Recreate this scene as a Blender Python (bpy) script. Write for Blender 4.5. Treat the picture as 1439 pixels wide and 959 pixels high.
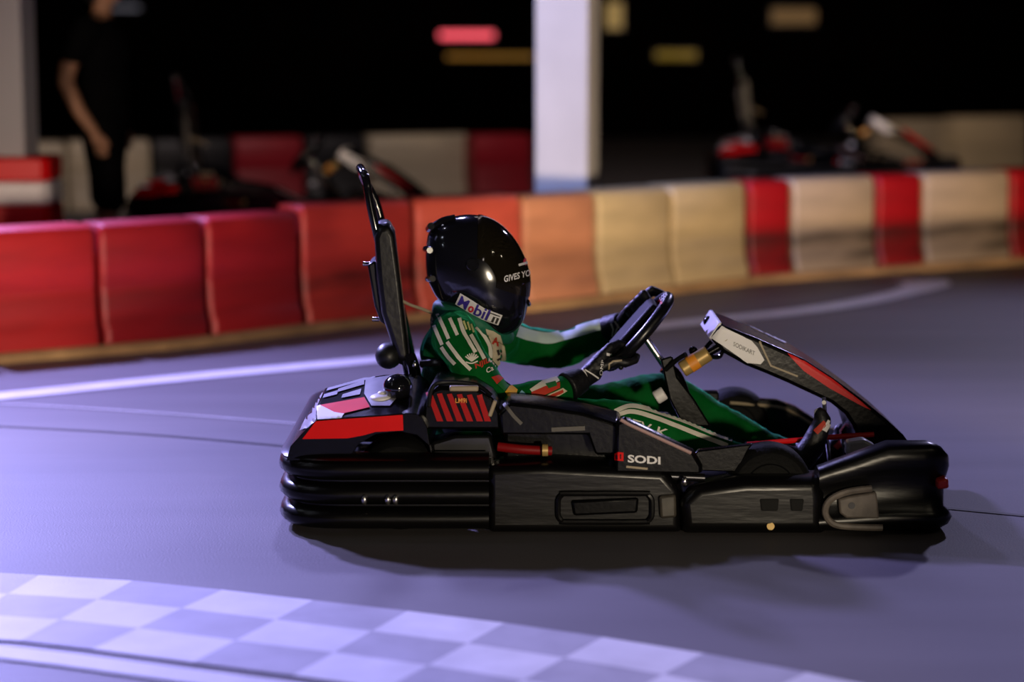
import bpy, bmesh, math, random
from mathutils import Vector, Matrix
from mathutils.bvhtree import BVHTree
random.seed(7)
SC = bpy.context.scene
COL = SC.collection
for o in list(bpy.data.objects):
    bpy.data.objects.remove(o)

# ------------------------------------------------------------------ camera
W, H, F = 1439.0, 959.0, 3000.0
CAMH = 1.45
PITCH = math.atan2(H / 2 - 50.0, F)
cam_d = bpy.data.cameras.new('camera')
cam = bpy.data.objects.new('camera', cam_d)
COL.objects.link(cam)
cam.location = (0, 0, CAMH)
cam.rotation_euler = (math.pi / 2 - PITCH, 0, 0)
cam_d.sensor_width = 36.0
cam_d.lens = 36.0 * F / W
cam_d.clip_end = 300
cam_d.dof.use_dof = True
cam_d.dof.focus_distance = 6.45
cam_d.dof.aperture_fstop = 1.1
SC.camera = cam

# ------------------------------------------------------------------ world, lights, exposure
SC.view_settings.view_transform = 'Standard'
SC.view_settings.look = 'None'
SC.view_settings.gamma = 1
SC.view_settings.exposure = 0.0
SC.view_settings.use_curve_mapping = False
wd = bpy.data.worlds.new('night_sky'); SC.world = wd; wd.use_nodes = True
wd.node_tree.nodes['Background'].inputs[0].default_value = (0.05, 0.045, 0.10, 1)
wd.node_tree.nodes['Background'].inputs[1].default_value = 0.04

def area(name, loc, target, size, power, color, size_y=None):
    l = bpy.data.lights.new(name, 'AREA'); l.energy = power; l.color = color
    l.size = size
    if size_y:
        l.shape = 'RECTANGLE'; l.size_y = size_y
    o = bpy.data.objects.new(name, l); COL.objects.link(o); o.location = loc
    d = Vector(target) - Vector(loc)
    o.rotation_euler = d.to_track_quat('-Z', 'Y').to_euler()
    return o
def spot(name, loc, target, power, color, angle, blend, radius=0.15):
    l = bpy.data.lights.new(name, 'SPOT'); l.energy = power; l.color = color
    l.spot_size = math.radians(angle); l.spot_blend = blend; l.shadow_soft_size = radius
    o = bpy.data.objects.new(name, l); COL.objects.link(o); o.location = loc
    o.rotation_euler = (Vector(target) - Vector(loc)).to_track_quat('-Z', 'Y').to_euler()
    return o

PURPLE = (0.40, 0.36, 1.0)
spot('floodlight_key', (-3.6, 11.4, 4.0), (-0.6, 6.0, 0), 3300, PURPLE, 78, 0.8, 0.16)
spot('floodlight_back', (-0.8, 11.8, 4.6), (0.1, 6.5, 0.2), 450, (0.46, 0.44, 1.0), 60, 0.8, 0.22)
spot('fill_bend', (4.4, 14.0, 4.6), (2.5, 8.8, 0), 650, (0.62, 0.58, 1.0), 70, 0.9, 0.2)  # added fill lamp, lifts the dark ground at the right back
spot('floodlight_start', (-4.6, 10.8, 4.1), (-2.4, 5.0, 0), 3200, (0.46, 0.44, 1.0), 62, 1.0, 0.2)
spot('floodlight_warm_left', (-3.2, 5.4, 0.6), (-1.5, 10.2, 0.5), 480, (1.0, 0.74, 0.58), 60, 0.8, 0.15)
spot('floodlight_warm_right', (3.7, 4.4, 0.32), (1.9, 12.2, 0.6), 1500, (1.0, 0.72, 0.46), 44, 0.6, 0.15)
spot('floodlight_rider', (1.5, 0.6, 0.7), (0.05, 6.5, 0.42), 640, (1.0, 0.84, 0.62), 22, 0.5, 0.12)
spot('floodlight_paddock', (0.6, 12.2, 5.0), (-0.9, 17.5, 0.2), 520, (0.95, 0.78, 0.75), 82, 0.7, 0.3)
spot('fill_far_paddock', (4.2, 14.5, 4.8), (5.0, 21.0, 0.2), 420, (1.0, 0.76, 0.62), 80, 0.7, 0.3)  # added fill lamp, brightens the rear barrier on the right
spot('floodlight_pillar', (-2.6, 8.6, 3.6), (0.4, 12.6, 1.3), 900, (0.42, 0.49, 1.0), 24, 0.4, 0.1)
for lx, ly, lz, pw, lc in ((1.9, 3.4, 2.6, 6, (1.0, 0.86, 0.62)), (3.0, 4.0, 2.5, 8, (1.0, 0.86, 0.62)), (0.9, 3.0, 2.2, 3, (1.0, 0.9, 0.75)), (-2.2, 5.8, 2.7, 5, (0.8, 0.85, 1.0)), (-2.8, 6.8, 2.4, 5, (0.8, 0.85, 1.0)), (-2.5, 5.0, 2.1, 4, (0.8, 0.85, 1.0)), (-1.7, 7.2, 3.6, 7, (0.8, 0.8, 1.0))):
    l = bpy.data.lights.new('track_lamp', 'POINT'); l.energy = pw; l.color = lc; l.shadow_soft_size = 0.045
    o = bpy.data.objects.new('track_lamp', l); COL.objects.link(o); o.location = (lx, ly, lz)

# ------------------------------------------------------------------ pixel <-> place
_cp, _sp = math.cos(PITCH), math.sin(PITCH)
CAMP = Vector((0, 0, CAMH))
def ray(px, py):
    u = px - W / 2 + 0.0; v = H / 2 - py
    return Vector((u, F * _cp + v * _sp, -F * _sp + v * _cp))
def U(px, py, Y):                    # point on the upright plane at distance Y
    d = ray(px, py); return CAMP + d * (Y / d.y)
def G(px, py, z=0.0):                # point on the ground
    d = ray(px, py); return CAMP + d * ((z - CAMH) / d.z)
YN, YC, YF = 6.08, 6.73, 7.38
def mirY(p): return Vector((p[0], 2 * YC - p[1], p[2]))

# ------------------------------------------------------------------ materials
MATS = {}
def mat(name, col, rough=0.5, metal=0.0, var=0.0, vscale=8.0, bump=0.0, bscale=40.0, emit=None, estr=0.0, spec=None, coat=0.0, stretch=None):
    m = bpy.data.materials.new(name); m.use_nodes = True
    nt = m.node_tree; b = nt.nodes['Principled BSDF']
    b.inputs['Base Color'].default_value = (*col, 1); b.inputs['Roughness'].default_value = rough
    b.inputs['Metallic'].default_value = metal
    if spec is not None: b.inputs['Specular IOR Level'].default_value = spec
    if coat: b.inputs['Coat Weight'].default_value = coat; b.inputs['Coat Roughness'].default_value = 0.06
    tc = nt.nodes.new('ShaderNodeTexCoord'); mp = nt.nodes.new('ShaderNodeMapping')
    nt.links.new(tc.outputs['Object'], mp.inputs[0])
    if stretch: mp.inputs['Scale'].default_value = stretch
    if var > 0:
        n = nt.nodes.new('ShaderNodeTexNoise'); n.inputs['Scale'].default_value = vscale; n.inputs['Detail'].default_value = 5
        nt.links.new(mp.outputs[0], n.inputs['Vector'])
        r = nt.nodes.new('ShaderNodeValToRGB')
        r.color_ramp.elements[0].position = 0.3; r.color_ramp.elements[1].position = 0.72
        r.color_ramp.elements[0].color = (*[c * (1 - var) for c in col], 1)
        r.color_ramp.elements[1].color = (*[min(1, c * (1 + var)) for c in col], 1)
        nt.links.new(n.outputs['Fac'], r.inputs[0]); nt.links.new(r.outputs[0], b.inputs['Base Color'])
    if bump > 0:
        n2 = nt.nodes.new('ShaderNodeTexNoise'); n2.inputs['Scale'].default_value = bscale; n2.inputs['Detail'].default_value = 3
        nt.links.new(mp.outputs[0], n2.inputs['Vector'])
        bp = nt.nodes.new('ShaderNodeBump'); bp.inputs['Strength'].default_value = bump; bp.inputs['Distance'].default_value = 0.01
        nt.links.new(n2.outputs['Fac'], bp.inputs['Height']); nt.links.new(bp.outputs[0], b.inputs['Normal'])
    if emit:
        b.inputs['Emission Color'].default_value = (*emit, 1); b.inputs['Emission Strength'].default_value = estr
    MATS[name] = m
    return m
M_black = mat('black_plastic', (0.0022, 0.0021, 0.0024), 0.24, spec=0.24, var=0.3, bump=0.05, bscale=60)
M_bump = mat('bumper_plastic', (0.0024, 0.0021, 0.0023), 0.30, spec=0.36, var=0.4, vscale=5, bump=0.12, bscale=14, stretch=(0.5, 0.5, 2.5))
M_gloss = mat('gloss_black', (0.006, 0.006, 0.008), 0.10, coat=0.6)
M_helmet = mat('helmet_paint', (0.006, 0.006, 0.009), 0.13, coat=0.5)
M_deck = mat('deck_glare_plastic', (0.36, 0.35, 0.38), 0.36, var=0.2)  # pale tone puts bluish glare on the cowl's dark top into the colour
M_red = mat('red_panel', (0.78, 0.002, 0.003), 0.5, var=0.06, spec=0.15)
M_redlit = mat('red_gloss', (0.70, 0.006, 0.008), 0.4, spec=0.25)
M_white = mat('white_panel', (0.78, 0.76, 0.76), 0.42, var=0.04)
M_rubber = mat('tyre_rubber', (0.004, 0.004, 0.004), 0.7, spec=0.15, var=0.3, bump=0.2, bscale=90)
M_metal = mat('bare_metal', (0.62, 0.60, 0.58), 0.25, 1.0, var=0.1)
M_darkmetal = mat('dark_metal', (0.05, 0.05, 0.055), 0.3, 0.9, var=0.2)
M_brass = mat('brass_tank', (0.45, 0.30, 0.10), 0.4, 0.3, var=0.15)
M_orange = mat('orange_band', (0.85, 0.30, 0.02), 0.5)
M_tan = mat('tan_edge', (0.34, 0.27, 0.17), 0.5)
M_seat = mat('seat_shell', (0.004, 0.004, 0.005), 0.45, bump=0.1)
M_suit = mat('suit_green', (0.001, 0.092, 0.014), 0.75, var=0.25, vscale=12, bump=1.0, bscale=16, spec=0.08)
_b = M_suit.node_tree.nodes['Principled BSDF']; _b.inputs['Sheen Weight'].default_value = 0.5; _b.inputs['Sheen Roughness'].default_value = 0.35; _b.inputs['Sheen Tint'].default_value = (0.05, 0.75, 0.40, 1)
M_stripe = mat('suit_white', (0.72, 0.69, 0.60), 0.75)
M_cream = mat('suit_cream', (0.62, 0.54, 0.38), 0.8, var=0.15, vscale=20)
M_yellow = mat('patch_yellow', (0.80, 0.42, 0.02), 0.7)
M_pred = mat('patch_red', (0.50, 0.035, 0.015), 0.7)
M_pgreen = mat('patch_green', (0.01, 0.14, 0.03), 0.7)
M_pdark = mat('patch_dark', (0.03, 0.025, 0.02), 0.7)
M_glove = mat('glove_fabric', (0.004, 0.004, 0.006), 0.5, spec=0.4, bump=0.3, bscale=60)
M_skin = mat('skin', (0.36, 0.18, 0.10), 0.55, var=0.1)
M_hair = mat('hair', (0.01, 0.008, 0.007), 0.6)
M_cloth = mat('black_cloth', (0.0015, 0.0015, 0.002), 0.9, spec=0.08, bump=0.5, bscale=12)
M_violet = mat('logo_blue', (0.05, 0.03, 0.30), 0.4)
M_sign = mat('logo_red', (0.65, 0.02, 0.05), 0.4)
M_lineW = mat('line_paint', (0.62, 0.61, 0.63), 0.6, var=0.12, vscale=6, bump=0.1, bscale=120)
M_lineG = mat('line_grey', (0.34, 0.33, 0.37), 0.6, var=0.15, vscale=6, bump=0.1, bscale=120)
M_seam = mat('tar_seam', (0.006, 0.006, 0.006), 0.6)
M_kerb = mat('kerb_tan', (0.42, 0.26, 0.12), 0.8, var=0.3, vscale=4)
M_wall = mat('dark_wall', (0.0025, 0.0015, 0.0015), 0.9, spec=0.0, var=0.5, vscale=0.8)
M_post = mat('post_paint', (0.66, 0.66, 0.68), 0.55, var=0.06, vscale=3)

def asphalt():
    m = bpy.data.materials.new('asphalt'); m.use_nodes = True; nt = m.node_tree; b = nt.nodes['Principled BSDF']
    tc = nt.nodes.new('ShaderNodeTexCoord')
    def noise(s, d, sc=None):
        n = nt.nodes.new('ShaderNodeTexNoise'); n.inputs['Scale'].default_value = s; n.inputs['Detail'].default_value = d
        if sc:
            mp = nt.nodes.new('ShaderNodeMapping'); mp.inputs['Scale'].default_value = sc
            nt.links.new(tc.outputs['Object'], mp.inputs[0]); nt.links.new(mp.outputs[0], n.inputs['Vector'])
        else: nt.links.new(tc.outputs['Object'], n.inputs['Vector'])
        return n
    n1 = noise(1.2, 6, (0.35, 2.2, 1)); n2 = noise(160, 2)
    mix = nt.nodes.new('ShaderNodeMix'); mix.data_type = 'FLOAT'; mix.inputs[0].default_value = 0.3
    nt.links.new(n1.outputs['Fac'], mix.inputs[2]); nt.links.new(n2.outputs['Fac'], mix.inputs[3])
    r = nt.nodes.new('ShaderNodeValToRGB')
    r.color_ramp.elements[0].position = 0.3; r.color_ramp.elements[1].position = 0.7
    r.color_ramp.elements[0].color = (0.075, 0.068, 0.072, 1); r.color_ramp.elements[1].color = (0.13, 0.12, 0.125, 1)
    nt.links.new(mix.outputs[0], r.inputs[0]); nt.links.new(r.outputs[0], b.inputs['Base Color'])
    b.inputs['Roughness'].default_value = 0.62
    bp = nt.nodes.new('ShaderNodeBump'); bp.inputs['Strength'].default_value = 0.25; bp.inputs['Distance'].default_value = 0.004
    nt.links.new(n2.outputs['Fac'], bp.inputs['Height']); nt.links.new(bp.outputs[0], b.inputs['Normal'])
    return m
M_asphalt = asphalt()
def barrier_mat(name, col, darken, low=0.25):
    """moulded plastic with noisy darkening over its lower half"""
    m = bpy.data.materials.new(name); m.use_nodes = True; nt = m.node_tree; b = nt.nodes['Principled BSDF']
    b.inputs['Roughness'].default_value = 0.5
    tc = nt.nodes.new('ShaderNodeTexCoord'); mp = nt.nodes.new('ShaderNodeMapping'); mp.inputs['Scale'].default_value = (1.0, 1.0, 5.0)
    nt.links.new(tc.outputs['Object'], mp.inputs[0])
    n = nt.nodes.new('ShaderNodeTexNoise'); n.inputs['Scale'].default_value = 1.8; n.inputs['Detail'].default_value = 6
    nt.links.new(mp.outputs[0], n.inputs['Vector'])
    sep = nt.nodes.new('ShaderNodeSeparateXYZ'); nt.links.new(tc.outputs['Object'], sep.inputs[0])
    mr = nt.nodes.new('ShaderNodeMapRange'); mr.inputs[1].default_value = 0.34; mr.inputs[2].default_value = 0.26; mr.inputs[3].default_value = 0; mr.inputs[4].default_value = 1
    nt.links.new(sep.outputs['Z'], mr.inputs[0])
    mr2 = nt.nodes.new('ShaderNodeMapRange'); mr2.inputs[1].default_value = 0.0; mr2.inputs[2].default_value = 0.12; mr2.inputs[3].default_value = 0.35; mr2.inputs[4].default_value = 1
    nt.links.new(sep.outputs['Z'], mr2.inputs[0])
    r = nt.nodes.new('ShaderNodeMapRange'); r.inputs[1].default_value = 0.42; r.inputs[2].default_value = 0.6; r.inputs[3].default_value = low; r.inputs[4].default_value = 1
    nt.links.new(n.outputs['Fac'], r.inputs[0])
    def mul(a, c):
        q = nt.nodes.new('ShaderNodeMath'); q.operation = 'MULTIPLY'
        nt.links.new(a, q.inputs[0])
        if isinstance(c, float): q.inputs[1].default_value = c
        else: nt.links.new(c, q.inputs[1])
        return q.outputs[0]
    f = mul(mul(mul(mr.outputs[0], mr2.outputs[0]), r.outputs[0]), darken)
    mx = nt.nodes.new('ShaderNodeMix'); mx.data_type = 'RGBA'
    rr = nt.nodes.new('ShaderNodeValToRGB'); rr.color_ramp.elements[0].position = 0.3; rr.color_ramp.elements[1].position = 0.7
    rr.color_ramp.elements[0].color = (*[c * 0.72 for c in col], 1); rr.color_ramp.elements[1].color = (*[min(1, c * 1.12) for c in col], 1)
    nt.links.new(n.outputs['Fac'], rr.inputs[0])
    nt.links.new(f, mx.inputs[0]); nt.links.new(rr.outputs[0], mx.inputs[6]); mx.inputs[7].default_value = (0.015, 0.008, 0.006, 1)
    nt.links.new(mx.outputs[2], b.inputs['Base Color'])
    return m

# ------------------------------------------------------------------ object helpers
def link(name, me, parent=None, mats=None, sharp=40):
    o = bpy.data.objects.new(name, me); COL.objects.link(o)
    if mats:
        for m in (mats if isinstance(mats, (list, tuple)) else [mats]): me.materials.append(m)
    for p in me.polygons: p.use_smooth = True
    me.set_sharp_from_angle(angle=math.radians(sharp))
    if parent: o.parent = parent
    return o
def wl(o):
    v = Vector((0, 0, 0))
    while o is not None: v = v + o.location; o = o.parent
    return v
def obj(name, bm, mats, parent=None, bevel=0, sharp=40, seg=2, origin=None):
    """one mesh object; bm is in world coordinates, its origin goes to the middle of its base"""
    base = wl(parent) if parent else Vector((0, 0, 0))
    if len(bm.verts):
        xs = [v.co for v in bm.verts]
        mn = Vector([min(c[i] for c in xs) for i in range(3)]); mx = Vector([max(c[i] for c in xs) for i in range(3)])
        org = origin if origin is not None else Vector(((mn.x + mx.x) / 2, (mn.y + mx.y) / 2, mn.z if parent is None else (mn.z + mx.z) / 2))
    else: org = base
    org = Vector(org)
    for v in bm.verts: v.co -= org
    bmesh.ops.recalc_face_normals(bm, faces=bm.faces[:])
    me = bpy.data.meshes.new(name); bm.to_mesh(me); bm.free()
    o = link(name, me, parent, mats, sharp)
    o.location = org - base
    if bevel:
        b = o.modifiers.new('bevel', 'BEVEL'); b.width = bevel; b.segments = seg; b.limit_method = 'ANGLE'; b.angle_limit = math.radians(35)
    return o
def tag(o, label, cat, group=None, kind=None):
    if label: o['label'] = label
    if cat: o['category'] = cat
    if group: o['group'] = group
    if kind: o['kind'] = kind
    return o
def empty(name, loc):
    o = bpy.data.objects.new(name, None); COL.objects.link(o); o.location = loc; o.empty_display_size = 0.1
    return o
NB = bmesh.new
def quadrings(bm, rings, closed=True, cap=True):
    vr = [[bm.verts.new(p) for p in r] for r in rings]
    n = len(vr[0])
    for a, b in zip(vr, vr[1:]):
        for i in range(n if closed else n - 1):
            j = (i + 1) % n
            try: bm.faces.new((a[i], a[j], b[j], b[i]))
            except ValueError: pass
    if cap and closed:
        for r in (vr[0], vr[-1]):
            try: bm.faces.new(r)
            except ValueError: pass
    return vr
def prism(bm, pts, Y0, Y1, Yp=None, tris=True):
    """outline seen at plane Yp (pixels), pushed out from Y0 to Y1"""
    Yp = Yp or min(Y0, Y1)
    w = [U(x, y, Yp) for x, y in pts]
    return prism_w(bm, [(p.x, p.z) for p in w], Y0, Y1)
def prism_w(bm, xz, Y0, Y1):
    a = [bm.verts.new((x, Y0, z)) for x, z in xz]; b = [bm.verts.new((x, Y1, z)) for x, z in xz]
    n = len(xz)
    for i in range(n):
        j = (i + 1) % n; bm.faces.new((a[i], a[j], b[j], b[i]))
    bm.faces.new(a); bm.faces.new(b)
def loft(bm, secs):
    """secs: [(pixel outline, Y), ...] with the same number of points"""
    quadrings(bm, [[U(x, y, Y) for x, y in pts] for pts, Y in secs])
def smooth_path(pts, n=6, closed=False):
    pts = [Vector(p) for p in pts]; out = []; m = len(pts)
    rng = range(m) if closed else range(m - 1)
    for i in rng:
        p0 = pts[(i - 1) % m] if (closed or i > 0) else pts[0]; p1 = pts[i]; p2 = pts[(i + 1) % m]
        p3 = pts[(i + 2) % m] if (closed or i + 2 < m) else pts[-1]
        for k in range(n):
            t = k / n
            out.append(0.5 * ((2 * p1) + (p2 - p0) * t + (2 * p0 - 5 * p1 + 4 * p2 - p3) * t * t + (3 * p1 - p0 - 3 * p2 + p3) * t ** 3))
    if not closed: out.append(pts[-1])
    return out
def tube(bm, pts, r, seg=10, closed=False, n=5, smooth=True):
    P = smooth_path(pts, n, closed) if smooth else [Vector(p) for p in pts]
    m = len(P); rings = []; up = None
    for i, p in enumerate(P):
        t = (P[(i + 1) % m] - P[(i - 1) % m]) if closed else (P[min(i + 1, m - 1)] - P[max(i - 1, 0)])
        t.normalize()
        if up is None: up = t.orthogonal().normalized()
        up = (up - t * up.dot(t)); up.normalize(); s = t.cross(up)
        rr = r if not callable(r) else r(i / (m - 1))
        rings.append([p + (up * math.cos(a) + s * math.sin(a)) * rr for a in [2 * math.pi * k / seg for k in range(seg)]])
    if closed:
        # match the twist by joining to the nearest rotation
        best = min(range(seg), key=lambda k: (rings[0][k] - rings[-1][0]).length)
        rings.append([rings[0][(best + k) % seg] for k in range(seg)])
        quadrings(bm, rings, cap=False); bmesh.ops.remove_doubles(bm, verts=bm.verts[:], dist=1e-5)
    else: quadrings(bm, rings)
def ell(bm, c, r, u=20, v=12, rot=None):
    mtx = Matrix.Translation(Vector(c)) @ (rot.to_matrix().to_4x4() if rot is not None else Matrix()) @ Matrix.Diagonal((r[0], r[1], r[2], 1))
    bmesh.ops.create_uvsphere(bm, u_segments=u, v_segments=v, radius=1, matrix=mtx)
def box(bm, c, s, rot=None):
    mtx = Matrix.Translation(Vector(c)) @ (rot if rot is not None else Matrix()) @ Matrix.Diagonal((s[0], s[1], s[2], 1))
    bmesh.ops.create_cube(bm, size=1, matrix=mtx)
def cyl(bm, a, b, r, r2=None, seg=20):
    tube(bm, [a, b], (lambda t: r + ((r2 if r2 is not None else r) - r) * t), seg, smooth=False)
def latheY(bm, c, prof, seg=32):
    """prof: (radius, y offset)"""
    c = Vector(c)
    quadrings(bm, [[c + Vector((math.cos(a) * r, y, math.sin(a) * r)) for a in [2 * math.pi * k / seg for k in range(seg)]] for r, y in prof])
def sweep(bm, path, profs, closed=True):
    """path: plan points; profs(i) -> [(out, z)]; out is to the right of travel"""
    m = len(path); rings = []
    for i, p in enumerate(path):
        t = Vector(path[min(i + 1, m - 1)]) - Vector(path[max(i - 1, 0)]); t.normalize()
        nrm = Vector((t.y, -t.x))
        rings.append([(p[0] + nrm.x * o, p[1] + nrm.y * o, z) for o, z in profs(i, p)])
    quadrings(bm, rings)
def rounded(pts, rad, n=6):
    """plan polyline with rounded inner corners"""
    pts = [Vector((p[0], p[1])) for p in pts]; out = [pts[0]]
    for a, b, c in zip(pts, pts[1:], pts[2:]):
        d1 = (a - b).normalized(); d2 = (c - b).normalized()
        r = min(rad, (a - b).length * .49, (c - b).length * .49)
        s, e = b + d1 * r, b + d2 * r
        for k in range(n + 1):
            t = k / n; out.append(s * (1 - t) ** 2 + b * 2 * t * (1 - t) + e * t * t)
    out.append(pts[-1]); 
    dense = []
    for a, b in zip(out, out[1:]):
        q = max(1, int((b - a).length / 0.08))
        for k in range(q): dense.append(a.lerp(b, k / q))
    dense.append(out[-1]); return dense

# union of rounded limbs, remeshed into one continuous skin
def bead(bm, p, r, q=None, r2=None, seg=16):
    if q is None:
        ell(bm, p, (r, r, r) if isinstance(r, (int, float)) else r, seg, 10); return
    p = Vector(p); q = Vector(q); n = max(2, int((q - p).length / (0.4 * min(r, r2))))
    tube(bm, [p.lerp(q, k / n) for k in range(n + 1)], lambda t: r + (r2 - r) * t, seg, smooth=False)
    ell(bm, p, (r, r, r), seg, 10); ell(bm, q, (r2, r2, r2), seg, 10)
def chain(bm, pts):
    for (p, r), (q, r2) in zip(pts, pts[1:]): bead(bm, p, r, q, r2)
def fuse(bm, voxel, smooth=4):
    me = bpy.data.meshes.new('tmp'); bmesh.ops.recalc_face_normals(bm, faces=bm.faces[:]); bm.to_mesh(me); bm.free()
    o = bpy.data.objects.new('tmp', me); COL.objects.link(o)
    r = o.modifiers.new('r', 'REMESH'); r.mode = 'VOXEL'; r.voxel_size = voxel
    s = o.modifiers.new('s', 'SMOOTH'); s.iterations = smooth; s.factor = 0.5
    dg = bpy.context.evaluated_depsgraph_get()
    m2 = bpy.data.meshes.new_from_object(o.evaluated_get(dg))
    bpy.data.objects.remove(o); out = bmesh.new(); out.from_mesh(m2); bpy.data.meshes.remove(m2); bpy.data.meshes.remove(me)
    return out
def bvh_of(*objs):
    """solid surfaces of finished objects, in world coordinates"""
    bm = NB(); dg = bpy.context.evaluated_depsgraph_get()
    for o in objs:
        ev = o.evaluated_get(dg); me = ev.to_mesh(); off = wl(o)
        t = NB(); t.from_mesh(me)
        for v in t.verts: v.co += off
        tmp = bpy.data.meshes.new('t'); t.to_mesh(tmp); t.free(); bm.from_mesh(tmp); bpy.data.meshes.remove(tmp); ev.to_mesh_clear()
    b = BVHTree.FromBMesh(bm); bm.free(); return b
# flat prints laid on a finished surface
def lay(bm, flat, tgt, off=0.002, mi=0, cell=5.0):
    """flat: bmesh with pixel coordinates in x, y; every vertex is laid on the surface tgt"""
    bmesh.ops.triangulate(flat, faces=flat.faces[:])
    for _ in range(6):
        es = [e for e in flat.edges if e.calc_length() > cell]
        if not es: break
        bmesh.ops.subdivide_edges(flat, edges=es, cuts=1); bmesh.ops.triangulate(flat, faces=[f for f in flat.faces if len(f.verts) > 3])
    mp = {}
    for v in flat.verts:
        d = ray(v.co.x, v.co.y).normalized(); h = tgt.ray_cast(CAMP, d)
        if h[0] is None: continue
        nn = h[1] if h[1].dot(d) < 0 else -h[1]
        mp[v] = bm.verts.new(h[0] + nn * off - d * 0.0005)
    for f in flat.faces:
        if all(v in mp for v in f.verts):
            vs = [mp[v] for v in f.verts]
            if max((a.co - b.co).length for a in vs for b in vs) > 0.12: continue
            try: nf = bm.faces.new(vs); nf.material_index = mi
            except ValueError: pass
    flat.free()
    for v in [v for v in bm.verts if not v.link_faces]: bm.verts.remove(v)
def lay_poly(bm, pts, tgt, off=0.002, mi=0, cell=5.0):
    f = NB(); f.faces.new([f.verts.new((x, y, 0)) for x, y in pts]); lay(bm, f, tgt, off, mi, cell)
def lay_line(bm, pts, w, tgt, off=0.002, mi=0, smooth=True, cell=5.0):
    P = smooth_path([(x, y, 0) for x, y in pts], 5) if smooth else [Vector((x, y, 0)) for x, y in pts]
    f = NB(); prev = None
    for i, p in enumerate(P):
        t = P[min(i + 1, len(P) - 1)] - P[max(i - 1, 0)]; t.normalize(); n = Vector((-t.y, t.x, 0)) * w / 2
        cur = (f.verts.new(p + n), f.verts.new(p), f.verts.new(p - n))
        if prev:
            f.faces.new((prev[0], prev[1], cur[1], cur[0])); f.faces.new((prev[1], prev[2], cur[2], cur[1]))
        prev = cur
    lay(bm, f, tgt, off, mi, cell)
def text_flat(s, shear=0.0, bold=0.0, slots=None):
    c = bpy.data.curves.new('t', 'FONT'); c.body = s; c.size = 1; c.shear = shear; c.offset = bold; c.resolution_u = 3
    o = bpy.data.objects.new('t', c); COL.objects.link(o)
    dg = bpy.context.evaluated_depsgraph_get(); me = bpy.data.meshes.new_from_object(o.evaluated_get(dg))
    bpy.data.objects.remove(o); bpy.data.curves.remove(c)
    b = NB(); b.from_mesh(me); bpy.data.meshes.remove(me)
    xs = [v.co.x for v in b.verts]; ys = [v.co.y for v in b.verts]
    x0, x1, y0, y1 = min(xs), max(xs), min(ys), max(ys)
    for v in b.verts: v.co = Vector(((v.co.x - x0) / (x1 - x0), (v.co.y - y0) / (y1 - y0), 0))
    return b
def lay_text(bm, s, ll, lr, ul, tgt, off=0.003, mi=0, shear=0.0, bold=0.02, cell=5.0, warp=None):
    b = text_flat(s, shear, bold); ll = Vector((*ll, 0)); du = Vector((*lr, 0)) - ll; dv = Vector((*ul, 0)) - ll
    for v in b.verts:
        q = ll + du * v.co.x + dv * v.co.y
        if warp: q.y += warp * 4 * v.co.x * (1 - v.co.x)
        v.co = q
    lay(bm, b, tgt, off, mi, cell)

# ================================================================== GROUND
bm = NB()
bmesh.ops.create_grid(bm, x_segments=40, y_segments=60, size=1, matrix=Matrix.Translation((0, 16, 0)) @ Matrix.Diagonal((16, 18, 1, 1)))
tag(obj('floor', bm, M_asphalt), None, None, kind='structure')

def ribbon(bm, centre, width, z, mi=0):
    P = smooth_path(centre, 8); prev = None
    for i, p in enumerate(P):
        t = P[min(i + 1, len(P) - 1)] - P[max(i - 1, 0)]; t.z = 0; t.normalize(); n = Vector((-t.y, t.x, 0))
        w = width(i / (len(P) - 1)) if callable(width) else width
        cur = [bm.verts.new(Vector((p.x, p.y, z)) + n * w / 2), bm.verts.new(Vector((p.x, p.y, z)) - n * w / 2)]
        if prev: bm.faces.new((prev[0], prev[1], cur[1], cur[0])).material_index = mi
        prev = cur
bm = NB()
ribbon(bm, [G(*p) for p in [(-160, 573), (0, 558), (265, 531), (530, 506), (745, 482), (960, 455), (1100, 441), (1200, 427), (1270, 412), (1302, 401), (1290, 394)]], lambda t: 0.17 if t < .8 else 0.17 + (t - .8) * .9, 0.004)
tag(obj('painted_track_line', bm, M_lineW), 'white painted edge line sweeping across the asphalt behind the moving kart', 'line')
bm = NB()
ribbon(bm, [G(*p) for p in [(-60, 566), (70, 572), (240, 583), (420, 597), (560, 608)]], 0.012, 0.004)
tag(obj('chalk_line', bm, M_lineW), 'faint thin pale line on the asphalt left of the kart', 'line')
bm = NB()
ribbon(bm, [G(*p) for p in [(-40, 598), (40, 602), (200, 611), (390, 627), (800, 664), (1335, 716), (1500, 732)]], lambda t: 0.016, 0.004)
tag(obj('tar_seam', bm, M_seam), 'thin dark tar seam running along the asphalt under the kart', 'seam')

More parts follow.
